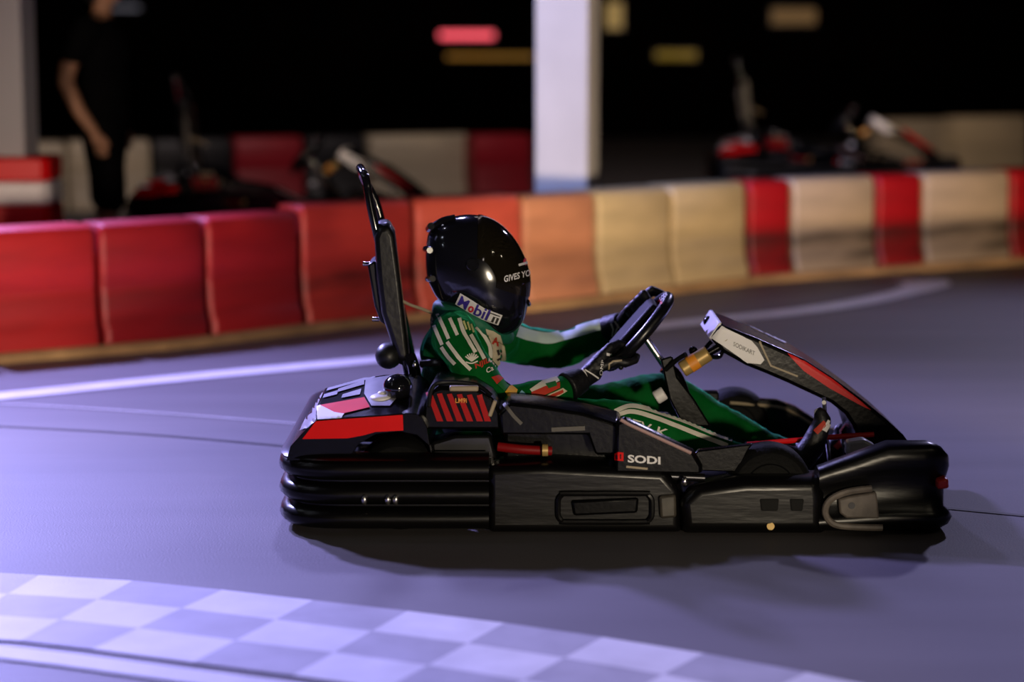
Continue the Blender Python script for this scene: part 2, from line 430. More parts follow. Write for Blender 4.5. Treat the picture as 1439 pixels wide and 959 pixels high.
# chequered start line: three rows of squares, then a dark gap and a white border
def checker():
    top = smooth_path([G(*p) for p in [(-200, 796), (0, 808), (200, 820), (400, 842), (720, 880), (1050, 932), (1330, 990)]], 10)
    seg = [0.0]
    for a, b in zip(top, top[1:]): seg.append(seg[-1] + (b - a).length)
    def at(s):
        for i in range(len(seg) - 1):
            if seg[i + 1] >= s or i == len(seg) - 2:
                t = (s - seg[i]) / (seg[i + 1] - seg[i]); p = top[i].lerp(top[i + 1], t)
                d = (top[min(i + 2, len(top) - 1)] - top[max(i - 1, 0)]); d.z = 0; d.normalize()
                return p, Vector((d.y, -d.x, 0))
    bm = NB(); L = seg[-1]; cl = 0.27; row = 0.20
    n = int(L / cl)
    for k in range(n):
        for r in range(3):
            off = 0.03
            q = []
            for s, rr in ((k, r), (k + 1, r), (k + 1, r + 1), (k, r + 1)):
                p, nn = at(s * cl); q.append(bm.verts.new(Vector((p.x, p.y, 0.005)) + nn * rr * row))
            bm.faces.new(q).material_index = (k + r) % 2
        q = []
        for s, rr in ((k, 3.22), (k + 1, 3.22), (k + 1, 3.7), (k, 3.7)):
            p, nn = at(s * cl); q.append(bm.verts.new(Vector((p.x, p.y, 0.005)) + nn * rr * row))
        bm.faces.new(q).material_index = 0
    return bm
tag(obj('painted_checker_line', checker(), [M_lineW, M_lineG]), 'pale chequered start line painted on the asphalt in front of the kart', 'line')

# ================================================================== FRONT BARRIER
BASE = [(-200, 528), (0, 510), (250, 489), (520, 456), (760, 435), (1043, 399), (1240, 384), (1439, 370), (1650, 352)]
def base_pt(px):
    for (x0, y0), (x1, y1) in zip(BASE, BASE[1:]):
        if px <= x1: return G(px, y0 + (y1 - y0) * (px - x0) / (x1 - x0))
def block(name, a, b, h, depth, m, gap=0.012):
    """a moulded plastic barrier unit from a to b along its front foot"""
    a = Vector((a.x, a.y, 0)); b = Vector((b.x, b.y, 0)); d = (b - a); L = d.length; d.normalize(); n = Vector((-d.y, d.x, 0))
    prof = [(0.0, 0.0), (0.0, 0.10), (0.02, 0.13), (0.035, 0.20), (0.035, 0.27), (0.042, 0.285), (0.042, 0.31), (0.035, 0.325), (0.04, h - 0.05), (0.055, h - 0.012), (0.08, h),
            (depth - 0.08, h), (depth - 0.055, h - 0.012), (depth - 0.04, h - 0.05), (depth - 0.02, 0.13), (depth, 0.10), (depth, 0.0)]
    bm = NB(); rings = []
    for s, k in ((gap, 0.85), (gap + 0.02, 1.0), (L - gap - 0.02, 1.0), (L - gap, 0.85)):
        c = depth / 2
        rings.append([a + d * s + n * (c + (o - c) * k) + Vector((0, 0, z if z < h * .5 else h * .5 + (z - h * .5) * (0.5 + k / 2))) for o, z in prof])
    quadrings(bm, rings)
    return obj(name, bm, m, None, bevel=0.006, sharp=50)
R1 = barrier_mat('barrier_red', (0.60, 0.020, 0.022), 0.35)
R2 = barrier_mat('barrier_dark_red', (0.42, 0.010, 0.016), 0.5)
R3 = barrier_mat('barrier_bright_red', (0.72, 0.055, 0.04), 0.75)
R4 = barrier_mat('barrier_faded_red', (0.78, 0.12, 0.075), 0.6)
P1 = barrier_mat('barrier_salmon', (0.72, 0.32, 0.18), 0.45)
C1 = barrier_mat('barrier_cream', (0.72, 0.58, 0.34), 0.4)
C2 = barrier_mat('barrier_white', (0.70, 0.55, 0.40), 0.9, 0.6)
RB = barrier_mat('barrier_red_darker_below', (0.52, 0.006, 0.014), 0.9, 0.6)
units = [(-190, -20, R1, .59, 'red'), (-20, 148, R1, .592, 'red'), (148, 300, R2, .592, 'dark red'), (300, 432, R1, .592, 'red'), (432, 590, R3, .62, 'bright red'), (590, 742, R4, .615, 'faded red'),
         (742, 846, P1, .60, 'salmon'), (846, 950, C1, .60, 'cream'), (950, 1056, C1, .60, 'cream'), (1056, 1118, RB, .60, 'red'), (1118, 1236, C2, .60, 'white'), (1236, 1302, RB, .60, 'red'),
         (1302, 1424, C2, .60, 'white'), (1424, 1500, RB, .60, 'red'), (1500, 1600, C2, .60, 'white')]
fl = ['red plastic barrier block at the near left end of the front barrier row',
      'red plastic barrier block in front of the striped pad of the left post',
      'dark red plastic barrier block in the front row, between two brighter red blocks',
      'red plastic barrier block next to the step up in the front row',
      'bright red taller barrier block behind the rollbar of the moving kart',
      'faded red barrier block behind the black helmet of the driver',
      'salmon barrier block between the faded red and the cream blocks',
      'cream barrier block above the outstretched arms of the driver',
      'cream barrier block beside the first narrow red block, above the steering wheel',
      'narrow red barrier block, darker below, first right of the cream blocks',
      'white barrier block, darker below, between two narrow red blocks, front row',
      'narrow red barrier block, darker below, between two white blocks, front row',
      'white barrier block, darker below, at the far right of the front row',
      'narrow red barrier block ending the front row at the right edge',
      'white barrier block beyond the last narrow red block']
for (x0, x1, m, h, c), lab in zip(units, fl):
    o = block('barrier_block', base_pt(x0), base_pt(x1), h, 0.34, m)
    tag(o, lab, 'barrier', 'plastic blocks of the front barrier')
bm = NB()
for i, (x0, x1) in enumerate(zip(range(-190, 1600, 60), range(-130, 1660, 60))):
    a, b = base_pt(x0), base_pt(min(x1, 1640)); d = (b - a).normalized(); n = Vector((-d.y, d.x, 0))
    ring = lambda p: [p - n * .05, p - n * .045 + Vector((0, 0, .035)), p - n * .004 + Vector((0, 0, .045)), p - n * .004]
    quadrings(bm, [ring(a), ring(b)])
tag(obj('trim_1', bm, M_kerb), None, None, kind='structure')

# ================================================================== REAR BARRIER, POSTS, DARK BUILDING
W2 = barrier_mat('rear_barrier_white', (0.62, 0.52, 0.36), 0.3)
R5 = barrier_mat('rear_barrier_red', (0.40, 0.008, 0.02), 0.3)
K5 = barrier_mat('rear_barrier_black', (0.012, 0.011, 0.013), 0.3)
def far_pt(px, py, z=0.58):
    return G(px, py, z)
rear = [(20, 95, 201, W2, 'white barrier block in the rear row beside the left post'), (95, 215, 199, W2, 'white barrier block in the rear row behind the standing man'), (215, 330, 196, K5, 'black barrier block in the rear row behind the left parked kart'),
        (330, 430, 194, R5, 'maroon barrier block in the rear row between two black blocks'), (430, 520, 192, K5, 'black barrier block in the rear row, left of the pale cream one'), (520, 668, 191, W2, 'pale cream barrier block in the rear row left of the dark red one'),
        (668, 752, 190, R5, 'dark red barrier block in the rear row beside the blue lit pillar'),
        (1240, 1345, 169, W2, 'cream barrier block in the rear row behind the right parked kart'), (1345, 1450, 165, W2, 'cream barrier block in the rear row at the right edge')]
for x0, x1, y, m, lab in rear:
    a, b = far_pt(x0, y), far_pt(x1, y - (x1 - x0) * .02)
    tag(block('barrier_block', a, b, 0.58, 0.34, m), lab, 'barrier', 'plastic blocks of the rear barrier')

def pillar(name, px0, px1, Y, rot, w, m, h=4.2):
    c = U((px0 + px1) / 2, 300, Y); r = empty(name, (c.x, Y + w / 2, 0))
    bm = NB(); box(bm, (c.x, Y + w / 2, h / 2), (w, w, h), Matrix.Rotation(rot, 4, 'Z'))
    obj('shaft', bm, m, r, bevel=0.012)
    bm = NB(); box(bm, (c.x, Y + w / 2, 0.015), (w + .16, w + .16, .03), Matrix.Rotation(rot, 4, 'Z'))
    obj('base_plate', bm, M_darkmetal, r, bevel=0.004)
    for sx in (-1, 1):
        for sy in (-1, 1):
            bm = NB(); p = Matrix.Rotation(rot, 3, 'Z') @ Vector((sx * (w / 2 + .05), sy * (w / 2 + .05), 0)); cyl(bm, (c.x + p.x, Y + w / 2 + p.y, .028), (c.x + p.x, Y + w / 2 + p.y, .06), .012, seg=6); obj('bolt', bm, M_metal, r)
    return r
tag(pillar('steel_pillar', 749, 846, 12.6, math.radians(-14), 0.32, M_post), 'square pale pillar lit bluish white, rising behind the barrier right of the helmet', 'pillar')
tag(pillar('steel_post', -18, 50, 11.6, math.radians(-10), 0.21, mat('grey_post', (.36, .36, .37), .55)), 'pale square post at the left edge, above a striped pad', 'post')
c = U(14, 300, 11.45)
pad = empty('post_pad', (c.x, 11.7, 0))
for k in range(6):
    bm = NB(); z0 = 0.13 * k + 0.02
    prof = []
    ring = lambda z, s: [Vector((c.x + sx * s, 11.705 + sy * s, z)) for sx, sy in ((-1, -.8), (-.8, -1), (.8, -1), (1, -.8), (1, .8), (.8, 1), (-.8, 1), (-1, .8))]
    quadrings(bm, [ring(z0, .185), ring(z0 + .015, .2), ring(z0 + .115, .2), ring(z0 + .13, .185)])
    obj('red_band' if k % 2 else 'white_band', bm, M_redlit if k % 2 else M_white, pad)
tag(pad, 'red and white striped foam pad wrapped round the foot of the left post', 'pad')

bm = NB(); box(bm, (0, 31, 4), (40, .3, 8)); tag(obj('wall_back', bm, M_wall), None, None, kind='structure')
bm = NB(); box(bm, (0, 26, 5.1), (40, 10, .2)); tag(obj('ceiling', bm, M_wall), None, None, kind='structure')
def lamp(name, px0, px1, py0, py1, Y, col, st, label, cat):
    a, b = U(px0, py0, Y), U(px1, py1, Y); r = empty(name, ((a.x + b.x) / 2, Y + .05, min(a.z, b.z)))
    w, h = abs(b.x - a.x), abs(a.z - b.z); z = (a.z + b.z) / 2; x = (a.x + b.x) / 2
    bm = NB(); box(bm, (x, Y + .04, z), (w + .06, .06, h + .06)); obj('housing', bm, M_darkmetal, r, bevel=.01)
    bm = NB(); tube(bm, [(a.x, Y, z), (x, Y, z), (b.x, Y, z)], h / 2, 12, smooth=False) if w > h else box(bm, (x, Y, z), (w, .03, h))
    obj('glowing_tube', bm, mat(name + '_glow', col, .5, emit=col, estr=st), r)
    return tag(r, label, cat)
lamp('tube_lamp', 618, 694, 45, 54, 30.78, (1.0, 0.10, 0.14), 1.5, 'short glowing pinkish red lamp in the dark building left of the pillar', 'lamp')
lamp('light_strip', 628, 750, 77, 82, 30.78, (0.42, 0.20, 0.02), 0.5, 'dim amber light strip under the red lamp in the dark building', 'lamp')
lamp('light_strip', 922, 978, 72, 83, 30.78, (0.40, 0.26, 0.03), 0.28, 'short dim yellow light strip in the dark building right of the pillar', 'lamp')
lamp('lit_panel', 852, 874, 4, 40, 30.78, (0.45, 0.30, 0.10), 0.45, 'tall dim yellow lit panel touching the right side of the pillar', 'lamp')
lamp('lit_panel', 1085, 1145, 12, 34, 30.78, (0.40, 0.24, 0.10), 0.18, 'faint brownish lit panel high at the upper right', 'lamp')
lamp('tube_lamp', 140, 196, 9, 13, 30.78, (0.4, 0.4, 0.5), 0.25, 'faint thin white lamp in the dark at the upper left', 'lamp')

# ================================================================== GO-KART
X = lambda px, Y=YN, py=700: U(px, py, Y).x
Z = lambda py, Y=YN: U(720, py, Y).z
kart = empty('go_kart', (X(863), YC, 0))
tag(kart, 'black and red rental kart in motion, ridden by the driver in green', 'go-kart', 'rental karts of the track')

# wrap-round bumpers ------------------------------------------------
def rib_profile(zb, zt, k=1.0, ribs=3):
    out = []
    h = (zt - zb) / ribs
    out.append((-0.05, zb))
    for r in range(ribs):
        z0 = zb + h * r
        for t, o in ((0.03, -0.012), (0.12, 0.012), (0.3, 0.026), (0.5, 0.030), (0.7, 0.026), (0.88, 0.012), (0.97, -0.012)):
            out.append((o * k, z0 + h * t))
    out.append((0.024 * k, zt - 0.006)); out.append((0.012 * k, zt + 0.001)); out.append((-0.03, zt + 0.008)); out.append((-0.06, zt + 0.006)); out.append((-0.06, zb + .01))
    return out
xr, xl = X(687), X(398)
path = rounded([(xr, 2 * YC - YN - .03), (xl, 2 * YC - YN - .03), (xl, YN + .03), (xr, YN + .03)], 0.16)
bm = NB(); sweep(bm, path, lambda i, p: rib_profile(Z(749), Z(646), 1 if i else .6))
for v in bm.verts: pass
rb = obj('rear_bumper', bm, M_bump, kart, sharp=60)
bm = NB()
for px, dz in ((512, 0), (545, .004), (556, .006)):
    bm = NB(); p = U(px, 703, YN - .004); ell(bm, p, (.010, .010, .016), 10, 8); obj('bumper_bolt', bm, M_metal, rb)

def front_prof(i, p):
    q = (p[0] - X(1155)) / (X(1335) - X(1155))
    zt = Z(664) if q < .2 else (Z(660) + (Z(628) - Z(660)) * min(1, (q - .2) / .12))
    if p[1] > YN + .04:
        zt += (Z(700) - zt) * min(1, (p[1] - YN - .04) / .28) ** .8
    zb = Z(751)
    s = zt - zb
    return [(-.05, zb), (0.0, zb + .004), (.022, zb + s * .08), (.03, zb + s * .16), (.022, zb + s * .24), (.006, zb + s * .30), (.004, zb + s * .6), (.012, zb + s * .72), (.018, zb + s * .82), (.016, zb + s * .94), (.002, zt), (-.05, zt + .004), (-.09, zt - .01), (-.09, zb)]
xa, xb = X(1152), X(1332)
path = rounded([(xa, YN + .03), (xb, YN + .03), (xb + .01, YC - .1), (xb - .03, YC + .25), (xb - .22, YF - .10), (xa, YF - .03)], 0.07)
bm = NB(); sweep(bm, path, front_prof)
fb = obj('front_bumper', bm, M_bump, kart, sharp=60)
# ------- side pods, both sides
def both(name, build, m, bevel=0.0, far=True, parent=None, **k):
    out = []
    for s in ((0, 1) if far else (0,)):
        bm = NB(); build(bm)
        if s:
            for v in bm.verts: v.co = mirY(v.co)
        out.append(obj(name, bm, m, parent or kart, bevel=bevel, **k))
    return out
pods = both('side_pod', lambda bm: loft(bm, [([(690, 744), (690, 662), (770, 660), (930, 668), (950, 690), (952, 744)], YN + .03), ([(687, 749), (687, 655), (770, 652), (936, 661), (954, 685), (957, 749)], YN + .05), ([(700, 728), (700, 640), (780, 636), (940, 645), (960, 665), (964, 728)], YN + .19)]), M_bump, bevel=0.02, seg=4)
fpods = both('corner_pod', lambda bm: loft(bm, [([(966, 743), (962, 706), (985, 690), (1050, 682), (1146, 682), (1150, 700), (1150, 743)], YN + .0), ([(958, 749), (953, 704), (968, 682), (1040, 669), (1152, 669), (1160, 690), (1160, 749)], YN + .035), ([(962, 732), (960, 700), (972, 676), (1040, 660), (1155, 660), (1160, 690), (1160, 732)], YN + .2)]), M_bump, bevel=0.016, seg=4)
def rrect(x0, y0, x1, y1, r, Y, n=4):
    pts = []
    for cx, cy, a0 in ((x1 - r, y0 + r, -90), (x1 - r, y1 - r, 0), (x0 + r, y1 - r, 90), (x0 + r, y0 + r, 180)):
        for k in range(n + 1):
            a = math.radians(a0 + 90 * k / n); pts.append(U(cx + r * math.cos(a), cy + r * math.sin(a), Y))
    return pts
bm = NB(); tube(bm, rrect(784, 694, 916, 734, 12, YN + .024), .0085, 8, closed=True, n=2)
obj('pod_rim', bm, M_bump, pods[0])
bm = NB(); prism(bm, [(926, 698), (950, 696), (951, 728), (928, 730)], YN + .008, YN + .04); obj('pod_pad', bm, mat('tan_lit_plastic', (0.05, 0.043, 0.034), .5, var=.4, vscale=30), pods[0], bevel=.008)  # tan tone is light on the black pad, put into its colour
bm = NB(); prism(bm, [(802, 704), (898, 700), (896, 722), (806, 726)], YN + .018, YN + .05); obj('pod_plate', bm, M_black, pods[0], bevel=.008)
bm = NB(); tube(bm, [U(*p, YN - .005) for p in [(1225, 687), (1190, 692), (1166, 704), (1160, 722), (1172, 737), (1200, 741), (1240, 742)]], .010, 8); obj('bumper_rib', bm, mat('bumper_grey', (0.16, 0.135, 0.115), .5, var=.35, vscale=25), fb)  # mottled tan-grey, paler than the black bumper
bm = NB(); prism(bm, [(1178, 702), (1200, 697), (1232, 692), (1236, 730), (1190, 729), (1180, 722)], YN + .0, YN + .06); obj('bumper_plate', bm, MATS.get('bumper_grey') , fb, bevel=.006)
bm = NB(); cyl(bm, U(1197, 711, YN - .004), U(1197, 711, YN + .02), .010); obj('bumper_bolt', bm, M_darkmetal, fb)
mat('slot_black', (.002, .002, .002), .9)
for x0, x1 in ((1068, 1095), (1110, 1130)):
    bm = NB(); prism(bm, [(x0, 702), (x1, 702), (x1 - 2, 719), (x0 + 2, 719)], YN - .006, YN + .03); obj('pod_slot', bm, MATS['slot_black'], fpods[0], bevel=.004)
bm = NB(); cyl(bm, U(1083, 740, YN - .002), U(1083, 740, YN + .03), .011); obj('pod_bolt', bm, M_brass, fpods[0])
# red light on the nose
bm = NB(); prism(bm, [(1318, 676), (1333, 673), (1334, 687), (1318, 689)], YN - .005, YN + .09); obj('nose_reflector', bm, mat('reflector_red', (.75, .04, .03), .3), kart, bevel=.006)

# floor pan and chassis tubes
bm = NB(); box(bm, ((X(640) + X(1180)) / 2, YC, .032), (X(1290) - X(440), 1.0, .012)); obj('floor_pan', bm, M_darkmetal, kart, bevel=.004)
for s in (-1, 1):
    bm = NB(); tube(bm, [(X(430), YC + s * .30, .09), (X(640), YC + s * .32, .07), (X(900), YC + s * .36, .06), (X(1120), YC + s * .34, .07), (X(1300), YC + s * .26, .10)], .016, 10); obj('chassis_tube', bm, M_darkmetal, kart)
for px in (470, 700, 960, 1230):
    bm = NB(); tube(bm, [(X(px), YN + .10, .10), (X(px), YC - .3, .075), (X(px), YC + .3, .075), (X(px), YF - .10, .10)], .014, 10); obj('cross_tube', bm, M_darkmetal, kart)
# wheels
def wheel(px, Y, r, w):
    t = (r - .07) / 3
    bm = NB(); latheY(bm, (X(px), Y, r + .001), [(r - .055, -w / 2 + .01), (r - .02, -w / 2), (r - .006, -w / 2 + .015), (r, -w / 2 + .035), (r, w / 2 - .035), (r - .006, w / 2 - .015), (r - .02, w / 2), (r - .055, w / 2 - .01)], 40)
    ty = obj('tyre', bm, M_rubber, kart)
    bm = NB(); latheY(bm, (X(px), Y, r + .001), [(.03, -w / 2 + .03), (r - .075, -w / 2 + .025), (r - .052, -w / 2 + .006), (r - .052, w / 2 - .006), (r - .075, w / 2 - .025), (.03, w / 2 - .03)], 32); obj('rim', bm, M_darkmetal, ty)
    bm = NB(); latheY(bm, (X(px), Y, r + .001), [(.026, -w / 2 + .012), (.03, -w / 2 + .03), (.03, w / 2 - .03), (.026, w / 2 - .012)], 12); obj('hub', bm, M_metal, ty)
for s in (-1, 1):
    wheel(560, YC + s * .50, .138, .17); wheel(1088, YC + s * .50, .126, .125)
bm = NB(); cyl(bm, (X(560), YC - .48, .14), (X(560), YC + .48, .14), .02); obj('rear_axle', bm, M_darkmetal, kart)
bm = NB(); cyl(bm, (X(1088), YC - .46, .13), (X(1088), YC + .46, .13), .012); obj('tie_rod', bm, M_darkmetal, kart)

# rear cowl over the engine ------------------------------------------
near = [(402, 648), (408, 628), (424, 610), (443, 590), (482, 587), (535, 584), (570, 581), (586, 582), (594, 588), (600, 600), (606, 640), (602, 626), (586, 612), (560, 607), (528, 611), (505, 624), (488, 648)]
mid = [(412, 630), (416, 608), (430, 590), (449, 566), (486, 560), (538, 556), (574, 553), (588, 554), (598, 560), (604, 576), (610, 622), (604, 606), (588, 594), (560, 588), (528, 592), (505, 606), (492, 630)]
far = [(424, 612), (428, 592), (440, 572), (457, 546), (495, 535), (540, 527), (576, 526), (592, 528), (602, 536), (608, 552), (614, 604), (606, 588), (590, 576), (560, 570), (528, 574), (505, 588), (498, 612)]
bm = NB(); loft(bm, [(near, YN + .05), (mid, YN + .22), (far, YN + .46)])
cowl = obj('rear_cowl', bm, M_black, kart, bevel=.008, sharp=35)
tg = bvh_of(cowl)
bm = NB(); lay_poly(bm, [(425, 617), (444, 592), (482, 589), (566, 583), (567, 605), (548, 606), (528, 607), (510, 612), (488, 616)], tg, .004); obj('red_side_panel', bm, M_red, cowl)
bm = NB(); lay_poly(bm, [(450, 571), (512, 560), (520, 574), (482, 583), (470, 581)], tg, .004); obj('red_top_panel', bm, M_red, cowl)
bm = NB(); lay_poly(bm, [(446, 572), (450, 571), (470, 581), (484, 583), (480, 588), (446, 590)], tg, .004); obj('pale_top_panel', bm, M_white, cowl)
bm = NB(); lay_poly(bm, [(432, 602), (444, 591), (446, 573), (456, 550), (450, 551), (434, 580), (422, 606)], tg, .003); obj('pale_tail_panel', bm, M_deck, cowl)
bm = NB()
for a, b, c, d in (((461, 547), (528, 528), (528, 532), (459, 551)), ((476, 548), (512, 536), (512, 542), (474, 553)), ((456, 556), (476, 550), (474, 556), (454, 561)), ((482, 556), (508, 548), (506, 556), (480, 561))): lay_poly(bm, [a, b, c, d], tg, .004)
obj('vent_slats', bm, M_deck, cowl)
bm = NB(); lay_poly(bm, [(514, 535), (560, 527), (572, 533), (566, 552), (548, 572), (522, 572), (512, 555)], tg, .004); obj('tank_shoulder', bm, M_deck, cowl)
bm = NB(); ell(bm, U(536, 560, YN + .20), (.036, .04, .015)); ell(bm, U(536, 556, YN + .2), (.014, .016, .014)); obj('filler_cap', bm, M_white, cowl)
bm = NB(); ell(bm, U(559, 544, YN + .2), (.044, .05, .038)); obj('cowl_knob', bm, M_gloss, cowl)
# engine cover with red fins
bm = NB(); loft(bm, [([(594, 604), (596, 570), (608, 549), (618, 545), (668, 547), (692, 560), (702, 580), (704, 604)], YN + .10), ([(592, 598), (595, 560), (606, 541), (616, 538), (668, 540), (694, 555), (706, 575), (706, 598)], YN + .14), ([(600, 570), (606, 540), (616, 522), (624, 520), (668, 522), (692, 536), (704, 552), (704, 570)], YN + .40)])
ec = obj('engine_cover', bm, M_black, kart, bevel=.008)
tg = bvh_of(ec)
bm = NB()
for k in range(6):
    x = 600 + k * 14
    lay_poly(bm, [(x, 553 + k * .5), (x + 7, 552 + k * .5), (x + 23 - (k > 4) * 3, 592), (x + 14 - (k > 4) * 3, 592)], tg, .005)
obj('red_louvres', bm, mat('louvre_red', (0.42, 0.003, 0.005), .5, spec=.15), ec)
bm = NB(); lay_text(bm, 'LM9i', (640, 566), (656, 566), (640, 559), tg, .009); obj('cover_badge', bm, M_orange, ec)
bm = NB(); tube(bm, [U(602, 572, YN + .08), U(607, 546, YN + .1), U(622, 538, YN + .12), U(668, 541, YN + .12), U(690, 556, YN + .1)], .007, 8); obj('cover_rail', bm, M_darkmetal, ec)
bm = NB(); box(bm, U(652, 546, YN + .095), (.085, .02, .016)); obj('cover_handle', bm, M_tan, ec, bevel=.004)
bm = NB(); box(bm, U(692, 574, YN + .10), (.012, .02, .05), Matrix.Rotation(math.radians(20), 4, 'Y')); obj('cover_latch', bm, M_tan, ec, bevel=.003)
# linkages and pipes under the cover
bm = NB()
for px, py, dx, dy in ((570, 592, 6, 16), (584, 597, 3, 10), (612, 640, 4, 14), (632, 648, 4, 16), (655, 648, 5, 14), (690, 646, 3, 18), (698, 650, 4, 18)):
    bm = NB(); tube(bm, [U(px, py - 3, YN + .09), U(px, py, YN + .09), U(px + dx * .4, py + dy, YN + .09)], lambda t: .010 - .004 * t, 8, smooth=False); obj('engine_linkage', bm, M_metal, kart)
bm = NB(); loft(bm, [([(606, 655), (606, 622), (640, 612), (690, 612), (700, 655)], YN + .13), ([(606, 655), (606, 612), (640, 606), (690, 606), (702, 655)], YN + .35)]); obj('engine_block', bm, M_darkmetal, kart, bevel=.01)
bm = NB(); tube(bm, [U(700, 628, YN + .11), U(735, 632, YN + .1), U(775, 634, YN + .11)], .014, 10); obj('red_hose', bm, mat('dark_red', (0.20, 0.003, 0.004), .5, spec=.2), kart)
bm = NB(); cyl(bm, U(762, 633, YN + .085), U(770, 633, YN + .085), .018); obj('hose_clamp', bm, M_brass, kart)
bm = NB(); loft(bm, [([(708, 660), (708, 604), (862, 604), (868, 660)], YN + .17), ([(708, 660), (708, 598), (862, 598), (868, 660)], YN + .27)]); obj('gap_blocker', bm, M_black, kart, bevel=.012)  # added black box, hides the thigh so the gap stays dark
# side body: fuel tank flank and lettered panel
bm = NB(); loft(bm, [([(704, 612), (702, 582), (716, 567), (760, 572), (820, 582), (868, 597), (874, 616), (866, 640), (836, 640), (826, 612)], YN + .08), ([(702, 606), (700, 576), (714, 561), (760, 566), (820, 576), (870, 590), (877, 612), (868, 638), (838, 638), (828, 608)], YN + .11), ([(704, 590), (700, 565), (714, 552), (760, 556), (820, 566), (870, 578), (877, 600), (868, 620), (838, 620), (828, 590)], YN + .27)])
flank = obj('tank_flank', bm, M_black, kart, bevel=.008)
tg = bvh_of(flank)
bm = NB(); lay_line(bm, [(709, 568), (722, 585), (733, 596)], 5, tg, .003, smooth=False); obj('flank_trim', bm, mat('tan_grey_trim', (0.06, 0.052, 0.04), .45), flank); bm = NB(); lay_line(bm, [(775, 604), (822, 602)], 6, tg, .003, smooth=False); obj('flank_trim', bm, MATS['tan_grey_trim'], flank)  # thin lines in a paler tan-grey than the flank
bm = NB(); loft(bm, [([(866, 664), (868, 596), (880, 592), (972, 636), (984, 656), (984, 666)], YN + .03), ([(864, 664), (866, 590), (878, 585), (974, 631), (987, 654), (987, 664)], YN + .05), ([(866, 656), (868, 591), (880, 587), (975, 633), (987, 652), (987, 656)], YN + .12)])
sp = obj('lettered_panel', bm, M_black, kart, bevel=.005)
tg = bvh_of(sp)
bm = NB(); lay_poly(bm, [(861, 635), (876, 636), (876, 648), (861, 647)], tg, .003); obj('panel_logo', bm, M_red, sp)
for s in range(3):
    pass
bm = NB(); lay_line(bm, [(864, 638), (864, 645)], 1.6, tg, .005, smooth=False); lay_line(bm, [(868, 640), (868, 646)], 1.6, tg, .005, smooth=False); lay_line(bm, [(872, 638), (872, 645)], 1.6, tg, .005, smooth=False); obj('logo_strokes', bm, M_black, sp)
bm = NB()
lay_text(bm, 'SODI', (882, 650), (928, 653), (882, 639), tg, .003, bold=.03, cell=4); obj('panel_lettering', bm, M_white, sp)
bm = NB(); lay_line(bm, [(880, 656), (910, 659)], 3, tg, .003, smooth=False); obj('panel_small_print', bm, M_tan, sp)
bm = NB(); tube(bm, [U(872, 590, YN + .03), U(884, 597, YN + .03), U(930, 618, YN + .03), U(971, 637, YN + .03)], .0055, 8, smooth=False); obj('panel_edge', bm, mat('panel_edge_pink', (.42, .26, .24), .4), sp)
bm = NB(); ell(bm, U(962, 677, YN + .02), (.010, .010, .014)); obj('panel_bolt', bm, M_metal, sp)
both('side_rail', lambda bm: tube(bm, [U(690, 662, YN + .08), U(800, 664, YN + .07), U(900, 668, YN + .07), U(990, 672, YN + .07)], .013, 10), M_darkmetal)
# front inner panels
bm = NB(); loft(bm, [([(978, 662), (974, 642), (980, 634), (1056, 625), (1050, 636), (1036, 664)], YN + .10), ([(978, 658), (975, 636), (982, 630), (1060, 622), (1052, 632), (1036, 660)], YN + .13)]); fp = obj('corner_panel', bm, M_deck, kart, bevel=.004)
fp.data.materials[0] = M_black
bm = NB(); prism(bm, [(992, 640), (994, 560), (1030, 560), (1092, 563), (1118, 572), (1162, 600), (1176, 640)], YF - .2, YF - .16); farp = obj('far_panel', bm, M_black, kart, bevel=.004)
bm = NB(); tube(bm, [U(1026, 566, YF - .205), U(1090, 572, YF - .205), U(1114, 580, YF - .205), U(1156, 606, YF - .205)], .006, 8); obj('panel_trim', bm, M_tan, farp)
bm = NB(); box(bm, U(998, 556, YF - .35), (.055, .05, .03)); obj('reservoir_cap', bm, M_black, kart, bevel=.006)
bm = NB(); prism(bm, [(984, 567), (1012, 566), (1016, 592), (1000, 590)], YF - .4, YF - .33); obj('reservoir', bm, M_tan, kart, bevel=.005)
bm = NB(); ell(bm, U(1013, 598, YF - .42), (.008, .008, .012)); obj('reservoir_bolt', bm, M_white, kart)
bm = NB(); tube(bm, [U(1050, 625, 6.60), U(1110, 620, 6.60), U(1166, 615, 6.60), U(1228, 611, 6.60)], .0085, 8); obj('red_pipe', bm, M_redlit, kart)
# front brake/wing plates near the nose
bm = NB(); prism(bm, [(1190, 640), (1192, 622), (1215, 618), (1232, 628), (1240, 652), (1226, 660), (1205, 655)], 6.40, 6.46); obj('nose_plate', bm, M_deck, kart, bevel=.008)
# fairing in front of the wheel --------------------------------------
outer = [(1012, 456), (1034, 464), (1060, 474), (1096, 490), (1130, 505), (1170, 531), (1212, 562), (1244, 588), (1270, 612), (1286, 634)]
inner = [(1206, 634), (1205, 618), (1199, 600), (1188, 583), (1168, 567), (1140, 554), (1106, 538), (1078, 526), (1048, 514), (1016, 496), (998, 476)]
Yf0 = 6.60
bm = NB(); prism(bm, outer + inner, Yf0, Yf0 + .33, Yf0)
fair = obj('front_fairing', bm, M_gloss, kart, bevel=.012, seg=3)
fair.data.materials[0] = M_black
tg = bvh_of(fair)
bm = NB(); lay_poly(bm, [(1000, 475), (1014, 459), (1056, 479), (1064, 488), (1074, 506), (1069, 512), (1050, 510)], tg, .003); pl = obj('white_side_plate', bm, M_white, fair)
bm = NB(); cyl(bm, U(1018, 475, Yf0 - .002), U(1018, 475, Yf0 + .004), .011); obj('plate_bolt', bm, M_tan, fair)
bm = NB(); lay_text(bm, 'SODIKART', (1030, 486), (1060, 500), (1031, 480), tg, .005, bold=.0, cell=4); obj('plate_lettering', bm, mat('print_grey', (.12, .11, .11), .5), fair)
